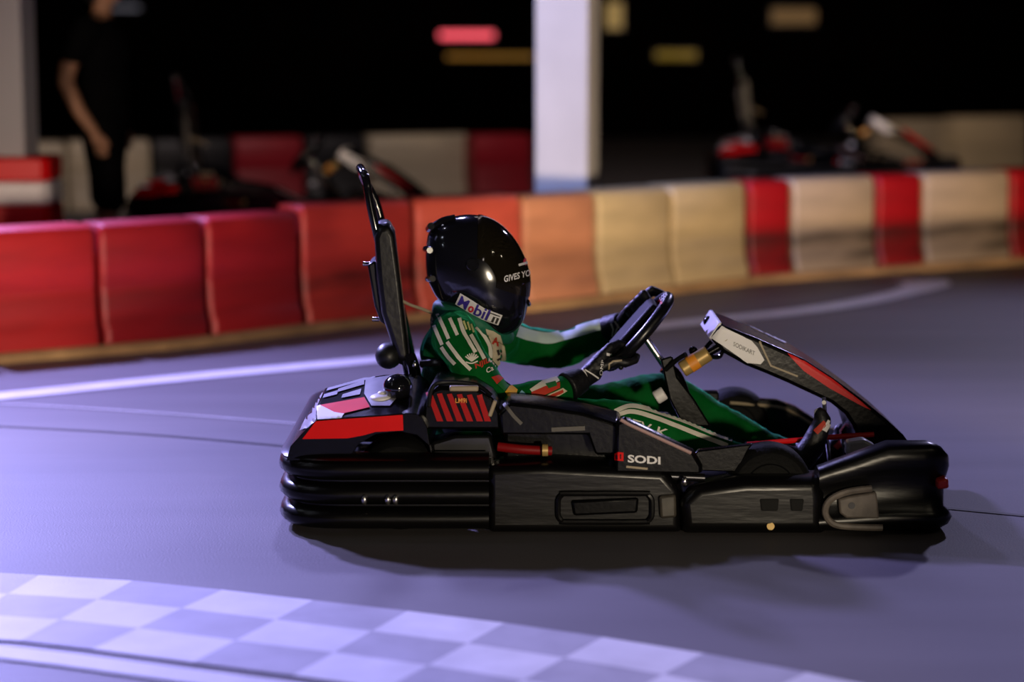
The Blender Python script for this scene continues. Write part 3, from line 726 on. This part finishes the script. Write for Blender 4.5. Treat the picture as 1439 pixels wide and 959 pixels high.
bm = NB(); lay_poly(bm, [(1106, 497), (1130, 508), (1170, 534), (1208, 563), (1224, 577), (1206, 568), (1166, 546), (1130, 522)], tg, .003); lay_poly(bm, [(1224, 566), (1240, 575), (1262, 594), (1256, 594), (1238, 581)], tg, .003); obj('red_flash', bm, M_redlit, fair)
bm = NB(); lay_line(bm, [(1067, 480), (1083, 514), (1121, 529)], 2.6, tg, .004, smooth=False); obj('tan_outline', bm, M_tan, fair)
bm = NB(); prism_w(bm, [(U(999, 476, Yf0).x - .006, U(999, 476, Yf0).z), (U(1013, 456, Yf0).x - .006, U(1013, 456, Yf0).z + .004), (U(1015, 456, Yf0).x, U(1015, 456, Yf0).z + .004), (U(1004, 480, Yf0).x, U(1004, 480, Yf0).z)], Yf0 + .01, Yf0 + .32); obj('end_plate', bm, M_white, fair, bevel=.003)
bm = NB(); lay_poly(bm, [(1046, 456), (1052, 456), (1108, 482), (1102, 483)], tg, .003); obj('white_top_flash', bm, M_white, fair)
bm = NB(); tube(bm, [U(1000, 480, 6.7), U(992, 490, 6.7), U(997, 500, 6.7), U(1010, 502, 6.7), U(1016, 494, 6.7)], .007, 8); obj('fairing_loop', bm, M_gloss, fair)
bm = NB(); ell(bm, U(995, 452, 6.84), (.016, .02, .018)); obj('fairing_knob', bm, M_black, fair)

# seat
bm = NB()
sx = lambda px, py, y: U(px, py, 6.73).x
def seat_ring(px, pz, w, d):
    p = U(px, pz, YC); n = 10
    return [Vector((p.x + d * (1 - abs(math.cos(math.pi * k / n)) ** 3) * -1, YC + w * math.cos(math.pi * k / n), p.z)) for k in range(n + 1)]
outer_r = [seat_ring(px, py, w, d) for px, py, w, d in ((640, 505, .15, .055), (640, 540, .20, .085), (648, 580, .22, .09), (664, 618, .22, .08), (700, 650, .2, .05))]
vr = quadrings(bm, outer_r, closed=False)
bmesh.ops.solidify(bm, geom=bm.faces[:], thickness=.012)
obj('seat', bm, M_seat, kart)
bm = NB(); tube(bm, [U(592, 512, 6.58), U(620, 510, 6.55), U(660, 516, 6.53), U(700, 535, 6.52), U(735, 562, 6.50), U(760, 585, 6.48)], .012, 8); obj('seat_edge', bm, M_gloss, kart)
# rollbar and head rest
bm = NB()
hoop = [U(577, 545, 6.60), U(562, 470, 6.61), U(543, 385, 6.62), U(523, 300, 6.62)]
top = [U(514, 252, 6.63), U(508, 240, 6.68), U(506, 236, 6.74), U(508, 240, 6.82), U(512, 252, 6.87)]
bk = [Vector((p.x, 13.5 - p.y, p.z)) for p in reversed(hoop)]
tube(bm, hoop + top + bk, .0135, 12, n=6)
rbar = obj('roll_bar', bm, M_gloss, kart)
bm = NB(); loft(bm, [([(528, 335), (533, 322), (546, 320), (553, 332), (561, 390), (570, 470), (574, 505), (560, 505), (548, 470), (538, 440), (532, 390)], 6.585), ([(526, 330), (531, 314), (546, 311), (555, 326), (563, 390), (573, 475), (577, 516), (559, 512), (546, 470), (536, 440), (529, 390)], 6.61), ([(526, 326), (531, 310), (546, 307), (555, 322), (563, 386), (573, 471), (577, 512), (559, 508), (546, 466), (536, 436), (529, 386)], 6.85), ([(528, 328), (533, 316), (546, 313), (553, 326), (561, 386), (570, 464), (574, 500), (560, 500), (548, 464), (538, 434), (532, 386)], 6.88)])
obj('head_rest', bm, mat('pad_vinyl', (.004, .0038, .004), .34, bump=.1), kart, bevel=.012, seg=3)
bm = NB(); prism(bm, [(516, 372), (528, 366), (544, 446), (548, 462), (534, 452), (526, 430)], 6.63, 6.83); obj('rest_bracket', bm, M_darkmetal, kart, bevel=.008)
for px, py in ((514, 371), (527, 449)):
    bm = NB(); cyl(bm, U(px - 4, py, 6.68), U(px + 6, py, 6.68), .007); obj('bracket_bolt', bm, M_metal, kart)
bm = NB(); ell(bm, U(546, 500, 6.62), (.042, .05, .042)); obj('fuel_bottle', bm, M_seat, kart)
bm = NB(); tube(bm, [U(575, 500, 6.6), U(582, 520, 6.58), U(584, 545, 6.56)], .02, 10); obj('bar_foot', bm, M_gloss, kart)
bm = NB(); ell(bm, U(583, 513, 6.55), (.008, .008, .012)); obj('bar_bolt', bm, M_metal, kart)
bm = NB(); tube(bm, [U(558, 419, 6.6), U(575, 428, 6.62), U(592, 434, 6.64), U(607, 440, 6.66)], .005, 8); obj('rest_cable', bm, M_tan, kart)
# steering
ctr = U(897, 466, YC); up = (U(943, 414, YC) - U(850, 519, YC)).normalized(); yh = Vector((0, 1, 0)); fwd = yh.cross(up).normalized()
if fwd.x < 0: fwd = -fwd
RW = 0.142
rimp = lambda a, r=RW: ctr + (up * math.cos(a) + yh * math.sin(a)) * r          # a=0 at the top, + to the far side
bm = NB(); tube(bm, [rimp(2 * math.pi * k / 40) for k in range(40)], .0200, 12, closed=True, n=1)
sw = obj('steering_wheel', bm, mat('wheel_grip', (.004, .004, .006), .30, bump=.1), kart)
bm = NB()
for a in (math.radians(80), math.radians(-80), math.radians(180)):
    tube(bm, [ctr + fwd * .02, ctr.lerp(rimp(a), .5) + fwd * .012, rimp(a)], .012, 8)
tube(bm, [ctr - fwd * .004, ctr + fwd * .03], .036, 16, smooth=False); obj('wheel_spokes', bm, M_darkmetal, sw)
bm = NB(); box(bm, ctr - fwd * .008, (.21, .19, .06), Matrix.Rotation(-math.atan2(up.z, up.x), 4, 'Y')); obj('wheel_box', bm, mat('box_black', (.002, .002, .003), .5, spec=.15), sw, bevel=.015)
tg = bvh_of(sw)
bm = NB(); lay_poly(bm, [(921, 426), (929, 420), (931, 427), (924, 431)], tg, .002, cell=3); obj('red_grip_mark', bm, M_redlit, sw)
bm = NB(); lay_text(bm, 'SODI', (929, 424), (938, 416), (927, 419), tg, .002, cell=3); obj('grip_lettering', bm, M_white, sw)
bm = NB(); cyl(bm, ctr + fwd * .03, U(938, 520, YC), .012); obj('steering_column', bm, M_metal, kart)
bm = NB(); tube(bm, [U(933, 515, YC), U(950, 530, YC), U(962, 560, YC), U(975, 600, YC), U(985, 640, YC)], .022, 12); obj('column_sleeve', bm, M_black, kart)
bm = NB(); loft(bm, [([(928, 505), (945, 500), (952, 530), (975, 560), (1000, 600), (960, 600), (940, 560)], 6.66), ([(928, 505), (945, 500), (952, 530), (975, 560), (1000, 600), (960, 600), (940, 560)], 6.80)]); obj('column_bracket', bm, M_black, kart, bevel=.006)
bm = NB(); cyl(bm, U(921, 560, 6.58), U(934, 552, 6.58), .022); obj('column_knob', bm, M_white, kart, bevel=.004)
a, b = U(958, 520, 6.62), U(996, 496, 6.62)
bm = NB(); cyl(bm, a, b, .026); br = obj('brake_canister', bm, M_brass, kart, bevel=.005)
bm = NB(); cyl(bm, a.lerp(b, .28), a.lerp(b, .58), .0272); obj('canister_band', bm, M_orange, br)
bm = NB(); cyl(bm, b, U(1010, 488, 6.62), .012); obj('canister_neck', bm, M_black, br)
bm = NB(); tube(bm, [U(935, 520, 6.66), U(950, 507, 6.64), U(964, 498, 6.62)], .008, 8); obj('canister_stay', bm, M_darkmetal, br)
bm = NB(); ell(bm, U(974, 493, 6.66), (.014, .014, .014)); obj('canister_knob', bm, M_black, br)
# pedals
for px, py, px2, py2, Yy in ((1160, 600, 1158, 558, 6.60), (1182, 606, 1199, 581, 6.84)):
    bm = NB(); tube(bm, [U(px + 6, 650, Yy), U(px, py, Yy), U(px2, py2, Yy)], .0065, 8, smooth=False); pd = obj('pedal', bm, M_metal, kart)
    bm = NB(); tube(bm, [U(px2, py2 + 8, Yy - .035), U(px2, py2 + 8, Yy), U(px2, py2 + 8, Yy + .035)], .007, 8, smooth=False); obj('pedal_bar', bm, M_white, pd)

# ================================================================== DRIVER
drv = empty('person', U(655, 640, YC))
tag(drv, 'person in black helmet and green striped racing suit gripping the wheel of the moving kart', 'person')
bm = NB()
P = U
# trunk, leaning back in the seat
bead(bm, P(658, 612, YC), (.13, .17, .10)); bead(bm, P(650, 575, YC), (.125, .155, .12)); bead(bm, P(645, 535, YC), (.125, .165, .12)); bead(bm, P(648, 495, YC), (.130, .175, .115)); bead(bm, P(652, 468, YC), (.105, .165, .085))
chain(bm, [(P(650, 462, YC), .075), (P(660, 430, YC), .06), (P(668, 400, YC), .06)])            # neck
bead(bm, P(672, 385, YC), (.09, .075, .115))                                                  # head inside the helmet
bead(bm, P(700, 398, YC), (.035, .03, .04)); bead(bm, P(712, 392, YC), (.014, .014, .022))
chain(bm, [(P(640, 470, 6.60), .075), (P(637, 474, 6.53), .072), (P(655, 505, 6.46), .062), (P(700, 562, 6.40), .052), (P(708, 570, 6.41), .05)])   # near upper arm
chain(bm, [(P(708, 568, 6.41), .052), (P(760, 556, 6.47), .047), (P(796, 545, 6.525), .036), (P(812, 536, 6.545), .028)])
chain(bm, [(P(690, 470, 6.84), .075), (P(712, 480, 6.93), .070), (P(745, 486, 7.0), .066), (P(785, 492, 7.02), .062), (P(800, 490, 7.02), .06), (P(835, 472, 6.98), .052), (P(866, 458, 6.95), .036), (P(880, 450, 6.93), .03)])
chain(bm, [(P(668, 612, 6.62), .10), (P(760, 600, 6.55), .088), (P(850, 592, 6.50), .070), (P(890, 594, 6.48), .062), (P(905, 600, 6.48), .060), (P(960, 618, 6.49), .056), (P(1030, 640, 6.52), .042), (P(1105, 650, 6.55), .036)])
chain(bm, [(P(668, 608, 6.84), .10), (P(760, 592, 6.90), .090), (P(850, 570, 6.95), .074), (P(926, 550, 6.98), .062), (P(942, 552, 6.98), .060), (P(1000, 585, 6.95), .055), (P(1080, 625, 6.9), .042), (P(1130, 640, 6.88), .036)])
bm = fuse(bm, .009, 5)
from mathutils import noise
bm.normal_update()
for v in bm.verts:      # folds of the cloth
    p = v.co; n1 = noise.noise(Vector((p.x * 26, p.y * 9, p.z * 16))); n2 = noise.noise(Vector((p.x * 13 + 4, p.y * 13, p.z * 9)))
    v.co = p + v.normal * (0.0075 * (0.5 - abs(n1)) + 0.005 * n2 - .001)
body = obj('body', bm, M_suit, drv, sharp=180)
bm = NB()
chain(bm, [(P(648, 470, YC - .02), .088), (P(640, 452, YC - .01), .082)])
ring = []
tube(bm, [P(618, 432, YC), P(640, 440, YC - .10), P(682, 460, YC - .11), P(712, 474, YC), P(690, 450, YC + .11), P(640, 432, YC + .1)], .026, 10, closed=True)
collar = obj('suit_collar', fuse(bm, .008, 3), mat('collar_green', (.006, .13, .07), .65, bump=.4, bscale=25), drv, sharp=180)
# boots
for Yb, (hx, hy), (ax, ay), (tx, ty) in ((6.55, (1112, 662), (1105, 645), (1156, 584)), (6.88, (1140, 652), (1130, 635), (1184, 606))):
    bm = NB(); chain(bm, [(P(ax, ay, Yb), .045), (P(hx + 6, hy - 4, Yb), .040), (P((hx + tx) / 2 + 8, (hy + ty) / 2 + 4, Yb), .040), (P(tx, ty + 8, Yb), .028), (P(tx - 3, ty - 2, Yb), .022)])
    bt = obj('racing_boot', fuse(bm, .008, 3), M_glove, drv, sharp=180)
    tg = bvh_of(bt); bm = NB()
    lay_line(bm, [(tx - 10, ty + 24), (tx + 4, ty + 10)], 8, tg, .002, 0, False); lay_line(bm, [(tx - 14, ty - 2), (tx - 6, ty - 14)], 5, tg, .002, 1, False); lay_line(bm, [(tx + 2, ty + 22), (tx + 10, ty + 8)], 7, tg, .002, 1, False)
    obj('boot_trim', bm, [M_pred, M_white], bt)

# stripes, badges and lettering on the suit
tb = bvh_of(body, collar)
bm = NB()
for pts in ([(606, 446), (612, 462), (622, 485)], [(615, 441), (623, 459), (631, 477)], [(621, 488), (630, 501), (640, 512)], [(629, 481), (646, 504), (662, 520)], [(632, 448), (637, 459), (643, 472)], [(645, 448), (651, 467), (659, 481), (668, 496)], [(661, 471), (670, 487), (680, 505)], [(668, 460), (680, 473), (688, 490), (688, 510)]):
    lay_line(bm, pts, 5, tb, .003, 0)
for q in ((651, 452), (656, 453), (661, 456)): lay_line(bm, [q, (q[0] + 4, q[1] + 12)], 2.6, tb, .003, 1, False)
# leaf badge
for k in range(7):
    a = math.radians(-150 + k * 20 - 0); lay_line(bm, [(663, 508), (663 + 10 * math.cos(a), 506 + 9 * math.sin(a))], 1.8, tb, .003, 0, False, 3)
lay_line(bm, [(655, 509), (663, 511), (671, 508)], 1.8, tb, .003, 0)
lay_text(bm, 'NJIL', (669, 521), (688, 512), (667, 512), tb, .004, 2, bold=.03)
lay_text(bm, 'Ca', (684, 526), (693, 521), (682, 519), tb, .004, 0)
lay_poly(bm, [(690, 531), (700, 528), (707, 533), (698, 541)], tb, .004, 2); lay_poly(bm, [(699, 541), (707, 532), (716, 541), (708, 551)], tb, .004, 3); lay_poly(bm, [(709, 552), (717, 541), (727, 549), (724, 557), (714, 559)], tb, .004, 4)
obj('arm_print', bm, [M_stripe, mat('pale_lime', (.6, .62, .25), .7), M_pred, M_pgreen, M_yellow], body)
bm = NB()
lay_poly(bm, [(682, 462), (692, 465), (702, 471), (708, 486), (712, 512), (722, 540), (712, 532), (700, 522), (691, 512), (691, 490)], tb, .0035, 0)
lay_text(bm, 'A', (689, 484), (699, 488), (692, 471), tb, .005, 1, bold=.05); lay_poly(bm, [(696, 493), (703, 491), (704, 498), (698, 500)], tb, .005, 2); lay_line(bm, [(697, 506), (706, 502)], 3, tb, .005, 2, False); lay_line(bm, [(701, 514), (710, 511)], 4, tb, .005, 2, False)
obj('chest_print', bm, [M_cream, M_pred, M_pdark], body)
bm = NB()
lay_poly(bm, [(744, 548), (762, 536), (782, 530), (786, 536), (764, 548), (750, 556)], tb, .003, 0)
lay_poly(bm, [(746, 552), (768, 543), (786, 538), (786, 546), (760, 558), (748, 560)], tb, .004, 1)
lay_poly(bm, [(754, 562), (790, 546), (796, 550), (768, 566), (758, 568)], tb, .004, 2); lay_line(bm, [(760, 563), (790, 550)], 4, tb, .0055, 1, False)
lay_poly(bm, [(766, 541), (780, 537), (782, 543), (770, 547)], tb, .005, 3)
lay_line(bm, [(730, 553), (738, 560)], 9, tb, .004, 4, False)
obj('forearm_print', bm, [M_stripe, M_pred, M_cream, M_pgreen, mat('patch_blue', (.2, .45, .6), .7)], body)
bm = NB()
lay_line(bm, [(727, 466), (745, 472), (770, 476), (790, 472), (812, 466), (835, 459), (853, 455)], 15, tb, .003, 0)
obj('far_sleeve_stripe', bm, [mat('stripe_pale_cyan', (.50, .62, .62), .7)], body)
bm = NB()
lay_line(bm, [(864, 579), (882, 572), (900, 573), (930, 582), (965, 594), (1000, 609), (1029, 619)], 6, tb, .003, 0)
lay_line(bm, [(863, 586), (886, 579), (915, 586), (950, 599), (985, 613), (1022, 627)], 6, tb, .003, 0)
lay_text(bm, 'JEV K', (876, 601), (936, 620), (880, 586), tb, .004, 0, bold=.01)
obj('leg_print', bm, [M_stripe], body)

# helmet: one shell shaped to its side outline, face opening at the right
hc = P(672, 388, 6.70)
outl = [(745, 392), (744, 410), (741, 432), (735, 452), (722, 466), (704, 471), (688, 466), (664, 450), (640, 434), (617, 421), (606, 404), (600, 388), (598, 365), (599, 345), (603, 326), (616, 312), (636, 305), (660, 302), (684, 306), (705, 318), (722, 336), (735, 358), (742, 376)]
oc = smooth_path([P(x, y, 6.70) for x, y in outl], 4, closed=True)
def shell(k0, bm, sel=None, ty=(-1, 1), n=24, RY=.135):
    rings = []
    for j in range(n + 1):
        t = ty[0] + (ty[1] - ty[0]) * j / n; s = max(0.02, (1 - abs(t) ** 2.5)) ** (1 / 2.5)
        pts = oc if sel is None else oc[sel[0]:sel[1]]
        rings.append([hc + Vector((0, RY * t * k0, 0)) + (p - hc) * s * k0 for p in pts])
    return rings
bm = NB(); quadrings(bm, shell(1.0, bm))
hel = obj('helmet', bm, M_helmet, drv, sharp=60)
bm = NB()
rr = shell(1.016, bm, (len(oc) - 22, len(oc)), (-.97, .97)); r2 = shell(1.016, bm, (0, 6), (-.97, .97))
quadrings(bm, [a + b for a, b in zip(rr, r2)], closed=False)
bmesh.ops.solidify(bm, geom=bm.faces[:], thickness=.003)
vis = obj('visor', bm, mat('visor_tint', (.02, .016, .008), .07, coat=1), hel)
bm = NB(); cyl(bm, P(664, 372, 6.558), P(664, 372, 6.575), .020); obj('visor_pivot', bm, M_gloss, hel, bevel=.003)
bm = NB(); tube(bm, [P(606, 318, 6.62), P(603, 322, 6.70), P(606, 318, 6.78)], .012, 8); tube(bm, [P(640, 306, 6.66), P(622, 310, 6.66), P(606, 320, 6.66)], .010, 8); obj('helmet_vent', bm, M_gloss, hel)
bm = NB(); tube(bm, [P(604, 352, 6.60), P(598, 350, 6.70), P(602, 352, 6.80)], .010, 8); tube(bm, [P(608, 392, 6.60), P(601, 392, 6.70), P(606, 392, 6.80)], .010, 8); obj('helmet_ridge', bm, M_helmet, hel)
bm = NB(); tube(bm, [P(741, 424, 6.66), P(743, 428, 6.70), P(741, 424, 6.76)], .008, 8); obj('chin_vent', bm, M_gloss, hel)
tg = bvh_of(hel, vis)
bm = NB()
lay_poly(bm, [(647, 412), (662, 421), (682, 434), (706, 443), (700, 457), (678, 449), (656, 437), (640, 427)], tg, .002, 0)
lay_text(bm, 'M', (643, 427), (655, 435), (649, 415), tg, .004, 1, bold=.025, cell=3); lay_text(bm, 'o', (657, 436), (664, 440), (661, 428), tg, .004, 2, bold=.03, cell=4); lay_text(bm, 'bil', (665, 441), (684, 450), (671, 427), tg, .004, 1, bold=.02, cell=4)
lay_poly(bm, [(687, 438), (703, 444), (698, 455), (682, 449)], tg, .003, 3); lay_text(bm, '1', (685, 449), (690, 451), (689, 440), tg, .0045, 0, bold=.04, cell=4)
lay_line(bm, [(693, 443), (702, 446)], 2, tg, .0045, 0, False, 3); lay_line(bm, [(697, 446), (694, 453)], 2, tg, .0045, 0, False, 3)
obj('chin_sticker', bm, [M_white, M_violet, M_sign, M_pdark], hel)
bm = NB(); lay_text(bm, 'GIVES YO', (708, 397), (744, 388), (708, 388), tg, .003, 0, bold=.02, cell=4); obj('visor_lettering', bm, [M_white], hel)
bm = NB(); lay_poly(bm, [(734, 368), (739, 357), (741, 367), (738, 374)], tg, .003, 1, 4); lay_line(bm, [(728, 373), (742, 369)], 3.4, tg, .003, 0, False, 3); obj('visor_badge', bm, [M_white, M_sign], hel)

# gloves closed round the rim
def glove(alpha, wrist, side):
    R = rimp(alpha); T = (rimp(alpha + .02) - R).normalized() * side
    D = Vector(wrist) - R; D -= T * D.dot(T); Wd = D.normalized(); N = T.cross(Wd).normalized()
    if N.z < 0: N = -N
    bm = NB()
    ang = lambda a, r, t: R + (Wd * math.cos(math.radians(a)) + N * math.sin(math.radians(a))) * r + T * t
    wr = Vector(wrist)
    for k, (L, rad) in enumerate(((.92, .0112), (1.0, .0122), (1.05, .0125), (.96, .0120))):     # little to index finger
        t = (-.041 + .0275 * k)
        kn = ang(48, .056, t)
        pts = [(kn, rad + .003), (ang(86, .042, t), rad + .0015), (ang(130, .034, t), rad), (ang(130 + 55 * L, .0325, t), rad - .0005), (ang(130 + 92 * L, .032, t), rad - .002)]
        chain(bm, pts)
        bead(bm, kn, .0155, wr.lerp(kn, .35) + T * t * .2, .018)
        bead(bm, wr.lerp(kn, .2), .022, wr.lerp(kn, .7), .019)
    tb_ = wr.lerp(ang(10, .06, .036), .55)
    chain(bm, [(tb_, .018), (ang(-8, .048, .044), .0165), (ang(-50, .037, .056), .0135), (ang(-100, .034, .060), .0118), (ang(-135, .0335, .060), .0098)])
    bead(bm, wr, .032, wr.lerp(R, .35), .028)
    g = obj('racing_glove', fuse(bm, .0042, 2), M_glove, drv, sharp=180)
    return g, wr, R
g1, w1, R1_ = glove(math.radians(-136), P(815, 535, 6.55), 1)
g2, w2, R2_ = glove(math.radians(62), P(872, 456, 6.93), -1)
for g, wr, R in ((g1, w1, R1_), (g2, w2, R2_)):
    d = (R - wr).normalized(); bm = NB(); cyl(bm, wr - d * .055, wr + d * .012, .049, .038, 20); obj('glove_cuff', bm, M_glove, g, bevel=.008, seg=3)
tg = bvh_of(g1); bm = NB()
lay_line(bm, [(817, 517), (822, 524), (825, 533)], 2.2, tg, .002, 0, False, 3); lay_line(bm, [(822, 520), (832, 526), (841, 532)], 2.0, tg, .002, 0, False, 3)
lay_text(bm, 'OMP', (846, 528), (849, 507), (842, 527), tg, .002, 0, bold=.0, cell=3); lay_line(bm, [(855, 531), (856, 512), (862, 508), (874, 507)], 2.4, tg, .002, 1, False, 3)
lay_poly(bm, [(852, 496), (862, 498), (860, 501), (852, 500)], tg, .002, 0, 3)
obj('glove_print', bm, [M_white, M_tan], g1)
tg = bvh_of(g2, *[c for c in g2.children]); bm = NB()
lay_line(bm, [(859, 455), (862, 463), (860, 473)], 2.2, tg, .002, 0, False, 3); lay_line(bm, [(864, 452), (868, 460), (864, 470)], 2.0, tg, .002, 0, False, 3); lay_line(bm, [(868, 455), (870, 462)], 2, tg, .002, 0, False, 3)
obj('glove_print', bm, [M_stripe], g2)

# ================================================================== PARKED KARTS (copies of the kart)
def copy_tree(o, parent=None):
    c = o.copy(); COL.objects.link(c); c.parent = parent
    for ch in list(o.children): copy_tree(ch, c)
    return c
def stand(x, y, h, rz, label):
    r = empty('kart_stand', (x, y, 0)); r.rotation_euler = (0, 0, rz)
    o = Vector((x, y, 0)); add = lambda n, bm, m: obj(n, bm, m, r)
    for sx in (-1, 1):
        for sy in (-1, 1):
            bm = NB(); cyl(bm, o + Vector((sx * .62, sy * .52, 0)), o + Vector((sx * .62, sy * .52, h - .03)), .018); add('leg', bm, M_darkmetal)
    bm = NB(); box(bm, o + Vector((0, 0, h - .02)), (1.7, 1.34, .03)); add('deck', bm, M_darkmetal)
    return tag(r, label, 'stand', 'low stands under parked karts')
def park(px, py, Y, h, rz, label, slabel):
    c = U(px, py, Y); k = copy_tree(kart); k.location = (c.x, Y + .4, h); k.rotation_euler = (0, 0, rz); k['label'] = label
    stand(c.x, Y + .4, h, rz, slabel)
park(402, 300, 13.6, .16, math.radians(-5), 'parked black kart behind the left part of the barrier, beside the standing man', 'low dark stand under the parked kart at the left')
park(1175, 240, 17.0, .24, math.radians(-4), 'parked black kart far back on the right, in front of the cream rear blocks', 'low dark stand under the parked kart far right')

# ================================================================== STANDING MAN BEHIND THE BARRIER
Ym = 12.7
man = empty('person', (U(150, 300, Ym).x, Ym, 0))
tag(man, 'person in black T-shirt and black shorts standing behind the barrier at the left', 'person')
mx = man.location.x
V = lambda x, y, z: Vector((mx + x, Ym + y, z))
bm = NB()
bead(bm, V(0, 0, .98), (.15, .18, .14)); bead(bm, V(.01, 0, 1.15), (.14, .175, .16)); bead(bm, V(0, 0, 1.36), (.15, .20, .17)); bead(bm, V(-.01, 0, 1.50), (.10, .19, .08))
chain(bm, [(V(-.01, 0, 1.52), .062), (V(.01, 0, 1.62), .058)])
bead(bm, V(.02, 0, 1.735), (.098, .078, .118)); bead(bm, V(.065, 0, 1.69), (.05, .05, .055))
bead(bm, V(.125, 0, 1.73), (.018, .013, .022))
for s in (-1, 1): bead(bm, V(.0, s * .078, 1.73), (.02, .012, .03))
chain(bm, [(V(-.06, -.20, 1.48), .068), (V(-.15, -.24, 1.28), .052), (V(-.17, -.25, 1.18), .046), (V(-.10, -.24, 1.02), .042), (V(-.02, -.23, .90), .032)])
chain(bm, [(V(-.02, .20, 1.48), .066), (V(-.04, .25, 1.2), .05), (V(.04, .26, .92), .032)])
for s, x in ((-1, .02), (1, -.04)):
    chain(bm, [(V(0, s * .09, .92), .105), (V(x + .02, s * .10, .52), .068), (V(x + .01, s * .10, .40), .058), (V(x - .01, s * .10, .10), .040), (V(x - .02, s * .10, .06), .042)])
mb = obj('body', fuse(bm, .013, 4), M_skin, man, sharp=180)
def hand(pw, d):
    bm = NB(); pw = Vector(pw); d = Vector(d).normalized()
    bead(bm, pw, .030, pw + d * .07, .034)
    for k in range(4):
        q = pw + d * .075 + Vector((.028 - .019 * k, 0, 0)); chain(bm, [(q, .0095), (q + d * (.035 + .004 * (k in (1, 2))), .009), (q + d * (.06 + .006 * (k in (1, 2))) + Vector((0, -.012, 0)), .0078)])
    chain(bm, [(pw + d * .02 + Vector((.03, 0, 0)), .013), (pw + d * .05 + Vector((.05, 0, 0)), .011), (pw + d * .08 + Vector((.052, 0, 0)), .009)])
    return fuse(bm, .0045, 2)
obj('hand', hand(V(-.015, -.23, .89), (.35, 0, -1)), M_skin, man, sharp=180); obj('hand', hand(V(.045, .26, .91), (.3, 0, -1)), M_skin, man, sharp=180)
bm = NB(); bead(bm, V(0, 0, 1.0), (.165, .195, .13)); bead(bm, V(.01, 0, 1.15), (.155, .19, .17)); bead(bm, V(0, 0, 1.36), (.165, .215, .18)); bead(bm, V(-.01, 0, 1.49), (.115, .20, .085))
chain(bm, [(V(-.05, -.19, 1.48), .088), (V(-.13, -.235, 1.35), .078)]); chain(bm, [(V(-.02, .20, 1.48), .086), (V(-.035, .235, 1.32), .076)])
obj('t_shirt', fuse(bm, .013, 4), M_cloth, man, sharp=180)
bm = NB(); bead(bm, V(0, 0, .93), (.165, .20, .12))
for s, x in ((-1, .02), (1, -.04)): chain(bm, [(V(0, s * .09, .92), .13), (V(x + .02, s * .10, .50), .10)])
obj('shorts', fuse(bm, .013, 4), M_cloth, man, sharp=180)
for s, x in ((-1, .02), (1, -.04)):
    bm = NB(); chain(bm, [(V(x - .03, s * .10, .06), .052), (V(x + .08, s * .10, .045), .042), (V(x + .17, s * .10, .035), .032)]); obj('shoe', fuse(bm, .01, 3), M_glove, man, sharp=180)
bm = NB(); bead(bm, V(.0, 0, 1.775), (.108, .088, .092)); bead(bm, V(-.035, 0, 1.73), (.075, .083, .10)); obj('hair', fuse(bm, .01, 3), M_hair, man, sharp=180)
for s in (-1, 1):
    bm = NB(); ell(bm, V(.103, s * .032, 1.752), (.010, .012, .010), 10, 8); obj('eye', bm, M_white, man)
bm = NB(); tube(bm, [V(.108, -.022, 1.675), V(.116, 0, 1.675), V(.108, .022, 1.675)], .005, 6); obj('mouth', bm, M_pred, man)
